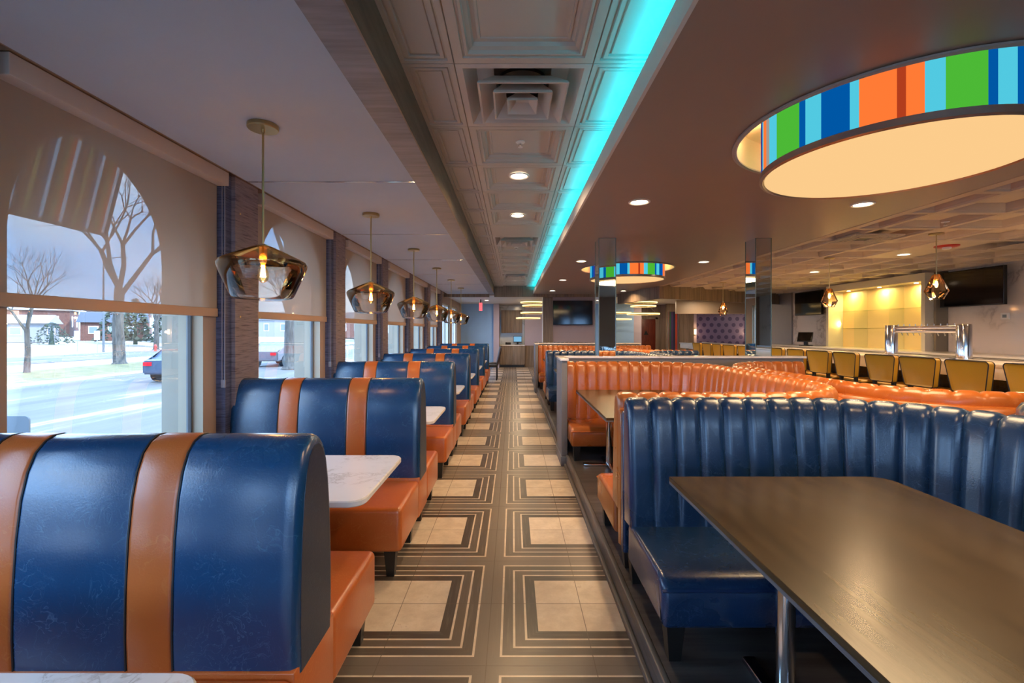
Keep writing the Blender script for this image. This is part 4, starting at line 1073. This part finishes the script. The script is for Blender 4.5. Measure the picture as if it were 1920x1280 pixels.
def tree(x, y, h, r, lab, seed, split=.35, z=GZ, depth=5):
    rnd = random.Random(seed); bm = B()
    def limb(p, d, L, r0, k):
        q = p + d * L; mid = p + d * L * .5 + Vector((rnd.uniform(-1, 1), rnd.uniform(-1, 1), 0)) * L * .05
        r1 = r0 * (.72 if k < depth else .4)
        if k == 0: tube(bm, [p, p + d * L * .03, mid, q], [r0 * 1.6, r0 * 1.12, r0 * .95, r0 * .85], 9)
        else: tube(bm, [p, mid, q], [r0, (r0 + r1) / 2, r1], 7 if k < 2 else (5 if k < 4 else 3))
        if k >= depth: return
        n = 3 if k < 4 else rnd.choice((2, 3))
        base = rnd.uniform(0, 6.28)
        for i in range(n + (1 if k == 0 else 0)):
            a = base + i * 2 * PI / n + rnd.uniform(-.4, .4); tl = rnd.uniform(.35, .75) if k else rnd.uniform(.3, .6)
            o = d.orthogonal().normalized(); o.rotate(Matrix.Rotation(a, 3, d)); nd = (d * math.cos(tl) + o * math.sin(tl)); nd.z += .12; nd.normalize()
            limb(q - d * L * rnd.uniform(0, .12), nd, L * (rnd.uniform(.66, .86) if k else rnd.uniform(.55, .75)), r1 * rnd.uniform(.6, .8), k + 1)
    limb(Vector((0, 0, 0)), Vector((0, 0, 1)), h * split, r, 0)
    o = obj('tree', bm, BARK); o.location = (x, y, z)
    return setp(o, lab, 'tree', 'bare winter trees outside')
tree(-24.6, 29.0, 15, .30, 'large bare tree with a thick trunk on the lawn across the road', 3, .32, depth=6)
tree(-24.0, 22.9, 8.5, .12, 'slim young bare tree on the lawn at the left of the first window', 8, .26)
tree(-12.3, 25.6, 13, .30, 'bare street tree seen through the second window', 12, .40)
tree(-30, 62, 13, .3, 'distant bare tree beyond the street, small in the second window', 21, .3)
tree(-40, 52, 13, .25, 'distant bare tree behind the road signs', 22, .25)
tree(-50, 78, 12, .22, 'distant bare tree at the left beyond the white house lawn', 23, .25)
EVG = gmat('evergreen_needles', (.014, .028, .024), (.04, .06, .035), (2, 2, 2))
def evergreen(x, y, z, h, w, lab, seed):
    rnd = random.Random(seed); bm = B()
    for k in range(260):
        t = rnd.random() ** .8; zz = h * (.06 + .94 * t); rr = w * (1 - t) ** .7 * rnd.uniform(.6, 1.05) + .1; a = rnd.uniform(0, 6.28)
        s = rnd.uniform(.25, .5) * (1 - .4 * t) * h / 6
        c = Vector((rr * math.cos(a), rr * math.sin(a), zz)); u1 = Vector((math.cos(a), math.sin(a), rnd.uniform(-.4, .3))) * s; u2 = Vector((-math.sin(a), math.cos(a), rnd.uniform(-.3, .3))) * s * .7
        top = bm.verts.new(c + Vector((0, 0, s * .9))); R = [bm.verts.new(c + u1), bm.verts.new(c + u2), bm.verts.new(c - u1), bm.verts.new(c - u2)]
        for i in range(4): bm.faces.new((R[i], R[(i + 1) % 4], top))
        bm.faces.new(R[::-1])
    tube(bm, [(0, 0, 0), (0, 0, h * .9)], [w * .14, .03], 6)
    o = obj('evergreen_tree', bm, EVG, smooth=False); o.location = (x, y, z); setp(o, lab, 'tree', 'evergreens by the houses')
for i, (x, y, h, w, lab) in enumerate(((-51.5, 60, 5.2, 2.0, 'dark evergreen just left of the thick tree trunk'), (-46.8, 57.5, 5.6, 1.6, 'dark evergreen right of the thick tree trunk'), (-42.8, 57, 5.0, 1.4, 'evergreen in front of the far right house'), (-53.2, 53.5, 2.6, 2.0, 'low spreading evergreen shrub beside the white house'), (-41.2, 61, 4.4, 1.2, 'rightmost evergreen in the first window'))):
    evergreen(x, y, -.1, h, w, lab, i + 40)
def house(x, y, w, d, h, rh, wall, roof, lab, rz=0):
    t = thing('house', (x, y, -.2 if x > -60 else .2), lab, 'house', None, rz)
    obj('walls', bx(-w / 2, w / 2, -d / 2, d / 2, 0, h), wall, t, smooth=False)
    bm = B(); prism(bm, [(-d / 2 - .4, h), (d / 2 + .4, h), (0, h + rh)], 'x', -w / 2 - .4, w / 2 + .4); obj('roof', bm, roof, t, smooth=False)
    for s in (-.3, 0, .3): 
        wd = obj('window', bx(s * w - .55, s * w + .55, -d / 2 - .06, -d / 2 + .02, h * .38, h * .8), WHITE, t); obj('pane', bx(s * w - .45, s * w + .45, -d / 2 - .08, -d / 2 - .05, h * .42, h * .76), plain('house_pane', (.15, .2, .26), .1), wd)
    for s in (-.25, .25):
        wd = obj('window', bx(w / 2 - .02, w / 2 + .06, s * d - .5, s * d + .5, h * .4, h * .8), WHITE, t); obj('pane', bx(w / 2 + .05, w / 2 + .08, s * d - .4, s * d + .4, h * .44, h * .76), plain('house_pane', (.15, .2, .26), .1), wd)
    obj('chimney', bx(w * .2, w * .2 + .6, -.3, .3, h, h + rh + .5), plain('chimney_brick', (.3, .12, .08), .8), t)
BRICK = gmat('red_brick', (.10, .042, .032), (.15, .07, .055), (2, 2, 6)); SID = plain('white_siding', (.22, .23, .25), .7); RFG = plain('grey_shingles', (.05, .06, .08), .8); RFW = plain('snowy_roof', (.30, .31, .33), .8)
house(-64, 56, 12, 8, 2.3, 1.1, SID, RFW, 'low white ranch house with a porch across the road', math.radians(35))
house(-60, 70, 7, 6, 2.6, 1.6, BRICK, RFG, 'small brick house with grey roof behind the white house', math.radians(35))
house(-90, 88, 10, 9, 5.2, 2.4, BRICK, RFW, 'tall red brick house far behind the white ranch house', math.radians(35))
house(-76, 90, 9, 8, 5.0, 2.0, BRICK, RFG, 'second tall brick house far off, nearer the evergreens', math.radians(35))
house(-50, 72, 8, 8, 3.6, 1.8, SID, RFG, 'pale house behind the evergreens right of the thick trunk', math.radians(35))
house(-58, 118, 12, 9, 4.5, 2.0, SID, RFG, 'distant pale house seen in the second window', math.radians(20))
house(-42, 124, 10, 9, 4.5, 2.2, BRICK, RFW, 'distant brick house seen in the second window', math.radians(20))
# road signs
for i, (x, y) in enumerate(((-41.5, 44.2), (-39.6, 44.2), (-37.9, 44.6))):
    t = thing('road_sign', (x, y, GZ), 'white road sign on a thin post across the street, %s of three' % ('left', 'middle', 'right')[i], 'sign', 'white signs across the street')
    bm = B(); tube(bm, [(0, 0, 0), (0, 0, 2.0)], .035, 6); obj('post', bm, STEEL, t); obj('sign_plate', bx(-.27, .27, -.05, -.03, 1.25, 2.1), WHITE, t)
t = thing('fire_hydrant', (-37.0, 48, GZ), 'small red fire hydrant on the far verge', 'hydrant')
bm = B(); lathe(bm, [(0, 0), (.16, 0), (.16, .05), (.11, .07), (.11, .5), (.14, .52), (.10, .66), (0, .72)], 14); obj('barrel', bm, plain('hydrant_red', (.35, .04, .03), .5), t); bm = B(); tube(bm, [(-.18, 0, .4), (.18, 0, .4)], .05, 8); obj('side_cap', bm, plain('hydrant_red2', (.35, .04, .03), .5), t)
t = thing('road_sign', (-6.55, 6.0, GZ), 'grey back of a near sign with rounded corner, bottom left of the first window', 'sign')
METAL = plain('galvanised_grey', (.10, .12, .14), .6, .2)
bm = B(); prism(bm, rrect(-.55, .30, .12, 1.0, .06), 'y', -.01, .01); o = obj('sign_plate', bm, METAL, t)
obj('post', bx(-.18, -.06, -.05, -.012, 0, .98), METAL, t)
# street lamp pole (thin)
bm = B(); tube(bm, [(0, 0, 0), (0, 0, 9)], [.10, .06], 8); tube(bm, [(0, 0, 9), (.6, 0, 9.3), (1.8, 0, 9.4)], .04, 6); box(bm, 1.7, 2.3, -.12, .12, 9.3, 9.42)
o = obj('street_lamp', bm, METAL); o.location = (-40.6, 46, GZ); setp(o, 'tall thin street lamp pole across the road', 'street lamp')
# vehicles
def car(x, y, colr, lab, rz=PI / 2):
    t = thing('car', (x, y, GZ - .02), lab, 'car', 'cars on the road', rz)
    pr = [(-2.1, .35), (2.1, .35), (2.15, .7), (1.9, .85), (1.0, .95), (.45, 1.42), (-.9, 1.45), (-1.6, .98), (-2.1, .9)]
    bm = B(); prism(bm, pr, 'y', -.85, .85); es = bm.edges[:]; bmesh.ops.bevel(bm, geom=es, offset=.06, segments=2, affect='EDGES'); obj('body', bm, plain('car_paint', colr, .25), t)
    bm = B(); prism(bm, [(-1.4, .98), (.85, .98), (.40, 1.36), (-.85, 1.39)], 'y', -.87, .87); obj('side_windows', bm, SCREEN, t)
    for wx in (-1.3, 1.3):
        for wy in (-.78, .78):
            bm = B(); tube(bm, [(wx, wy - .1, .33), (wx, wy + .1, .33)], .33, 18); obj('wheel', bm, BLACK, t)
    for wy in (-.6, .6): obj('tail_light', bx(-2.16, -2.08, wy - .15, wy + .15, .7, .85), emit('tail_red', (1, .05, .1), 1), t)
car(-14.2, 20.9, (.04, .06, .10), 'dark blue car on the road behind the first window edge')
car(-11.8, 23.0 + 3, (.10, .10, .12), 'dark car with red tail lights seen through the second window')
bpy.data.objects['car.001'].location = (-14.5, 29, GZ - .02)
# white railing outside third window
t = thing('railing', (-4.2, 14, GZ), 'white metal ramp railing outside the third and fourth windows', 'railing')
bm = B()
for k in range(26): tube(bm, [(0, -3 + k * .4, 0), (0, -3 + k * .4, 1.75)], .014, 6)
obj('baluster', bm, WHITE, t)['kind'] = 'stuff'
bm = B()
for z in (.9, 1.3, 1.75): tube(bm, [(0, -3, z), (0, 7, z)], .03, 8)
obj('handrail', bm, WHITE, t)
# striped awning outside first window
AW = G('awning_stripes'); sp = AW.n('SeparateXYZ'); AW.put(sp.inputs[0], AW.n('TexCoord').outputs['Object'])
fr = AW.math('FRACT', AW.math('MULTIPLY', AW.math('ADD', sp.outputs[1], 10.0), 3.3))
cc = AW.ramp(fr, [(0, (.05, .035, .025)), (.12, (.10, .24, .36)), (.22, (.80, .95, 1)), (.30, (.05, .035, .025)), (.42, (.35, .42, .08)), (.52, (.85, .20, .06)), (.62, (.9, .98, 1)), (.70, (.03, .10, .16)), (.82, (.30, .10, .06)), (.92, (.6, .6, .25))], 'CONSTANT')
tl = AW.n('BsdfTranslucent', i_Color=(1, 1, 1)); AW.put(tl.inputs[0], cc); df = AW.n('BsdfDiffuse'); AW.put(df.inputs[0], cc); mx = AW.n('MixShader'); mx.inputs[0].default_value = .6; AW.put(mx.inputs[1], df); AW.put(mx.inputs[2], tl)
AW = AW.done(mx)
t = thing('awning', (-2.55, 2.4, 0), 'striped fabric awning panel hanging outside the top of the nearest window', 'awning')
bm = B(); prism(bm, [(-.14, 2.86), (-.29, 2.27), (-.298, 2.27), (-.148, 2.86)], 'y', -1.1, .85); obj('awning_fabric', bm, AW, t, smooth=False)
bm = B(); tube(bm, [(-.294, -1.1, 2.27), (-.294, .85, 2.27)], .012, 8); tube(bm, [(0, .83, 2.88), (-.144, .83, 2.87)], .012, 6); tube(bm, [(0, -1.08, 2.88), (-.144, -1.08, 2.87)], .012, 6); obj('awning_frame', bm, METAL, t)

# ------------------------------------------------------------------ light
W = bpy.data.worlds.new('winter_sky'); bpy.context.scene.world = W; W.use_nodes = True; nt = W.node_tree; nt.nodes.clear()
wo = nt.nodes.new('ShaderNodeOutputWorld'); bg = nt.nodes.new('ShaderNodeBackground'); tc = nt.nodes.new('ShaderNodeTexCoord')
mp = nt.nodes.new('ShaderNodeMapping'); mp.inputs['Scale'].default_value = (1.2, 1.2, 3); nt.links.new(tc.outputs['Generated'], mp.inputs[0])
nz = nt.nodes.new('ShaderNodeTexNoise'); nz.inputs['Scale'].default_value = 2.2; nz.inputs['Detail'].default_value = 6; nt.links.new(mp.outputs[0], nz.inputs[0])
cr = nt.nodes.new('ShaderNodeValToRGB'); cr.color_ramp.elements[0].position = .42; cr.color_ramp.elements[0].color = (.27, .55, 1, 1); cr.color_ramp.elements[1].position = .68; cr.color_ramp.elements[1].color = (.70, .86, 1, 1)
nt.links.new(nz.outputs['Fac'], cr.inputs[0]); nt.links.new(cr.outputs[0], bg.inputs[0]); bg.inputs[1].default_value = 6.0; nt.links.new(bg.outputs[0], wo.inputs[0])
sl = bpy.data.lights.new('sun', 'SUN'); sl.energy = 5.0; sl.angle = .01; sl.color = (1, .95, .86)
so = bpy.data.objects.new('sun', sl); COL.objects.link(so); so.rotation_euler = Vector((-.66, .14, -.55)).to_track_quat('-Z', 'Y').to_euler()

# ------------------------------------------------------------------ camera
cam = bpy.data.cameras.new('camera'); co = bpy.data.objects.new('camera', cam); COL.objects.link(co)
co.location = (0, 0, 1.6); co.rotation_euler = (PI / 2, 0, 0)
cam.sensor_width = 36; cam.lens = 870 / 1920 * 36; cam.shift_x = -2 / 1920; cam.shift_y = -20 / 1920; cam.clip_start = .05; cam.clip_end = 500
sc = bpy.context.scene; sc.camera = co
vs = sc.view_settings; vs.view_transform = 'Standard'; vs.look = 'None'; vs.gamma = 1; vs.use_curve_mapping = False; vs.exposure = 0.8
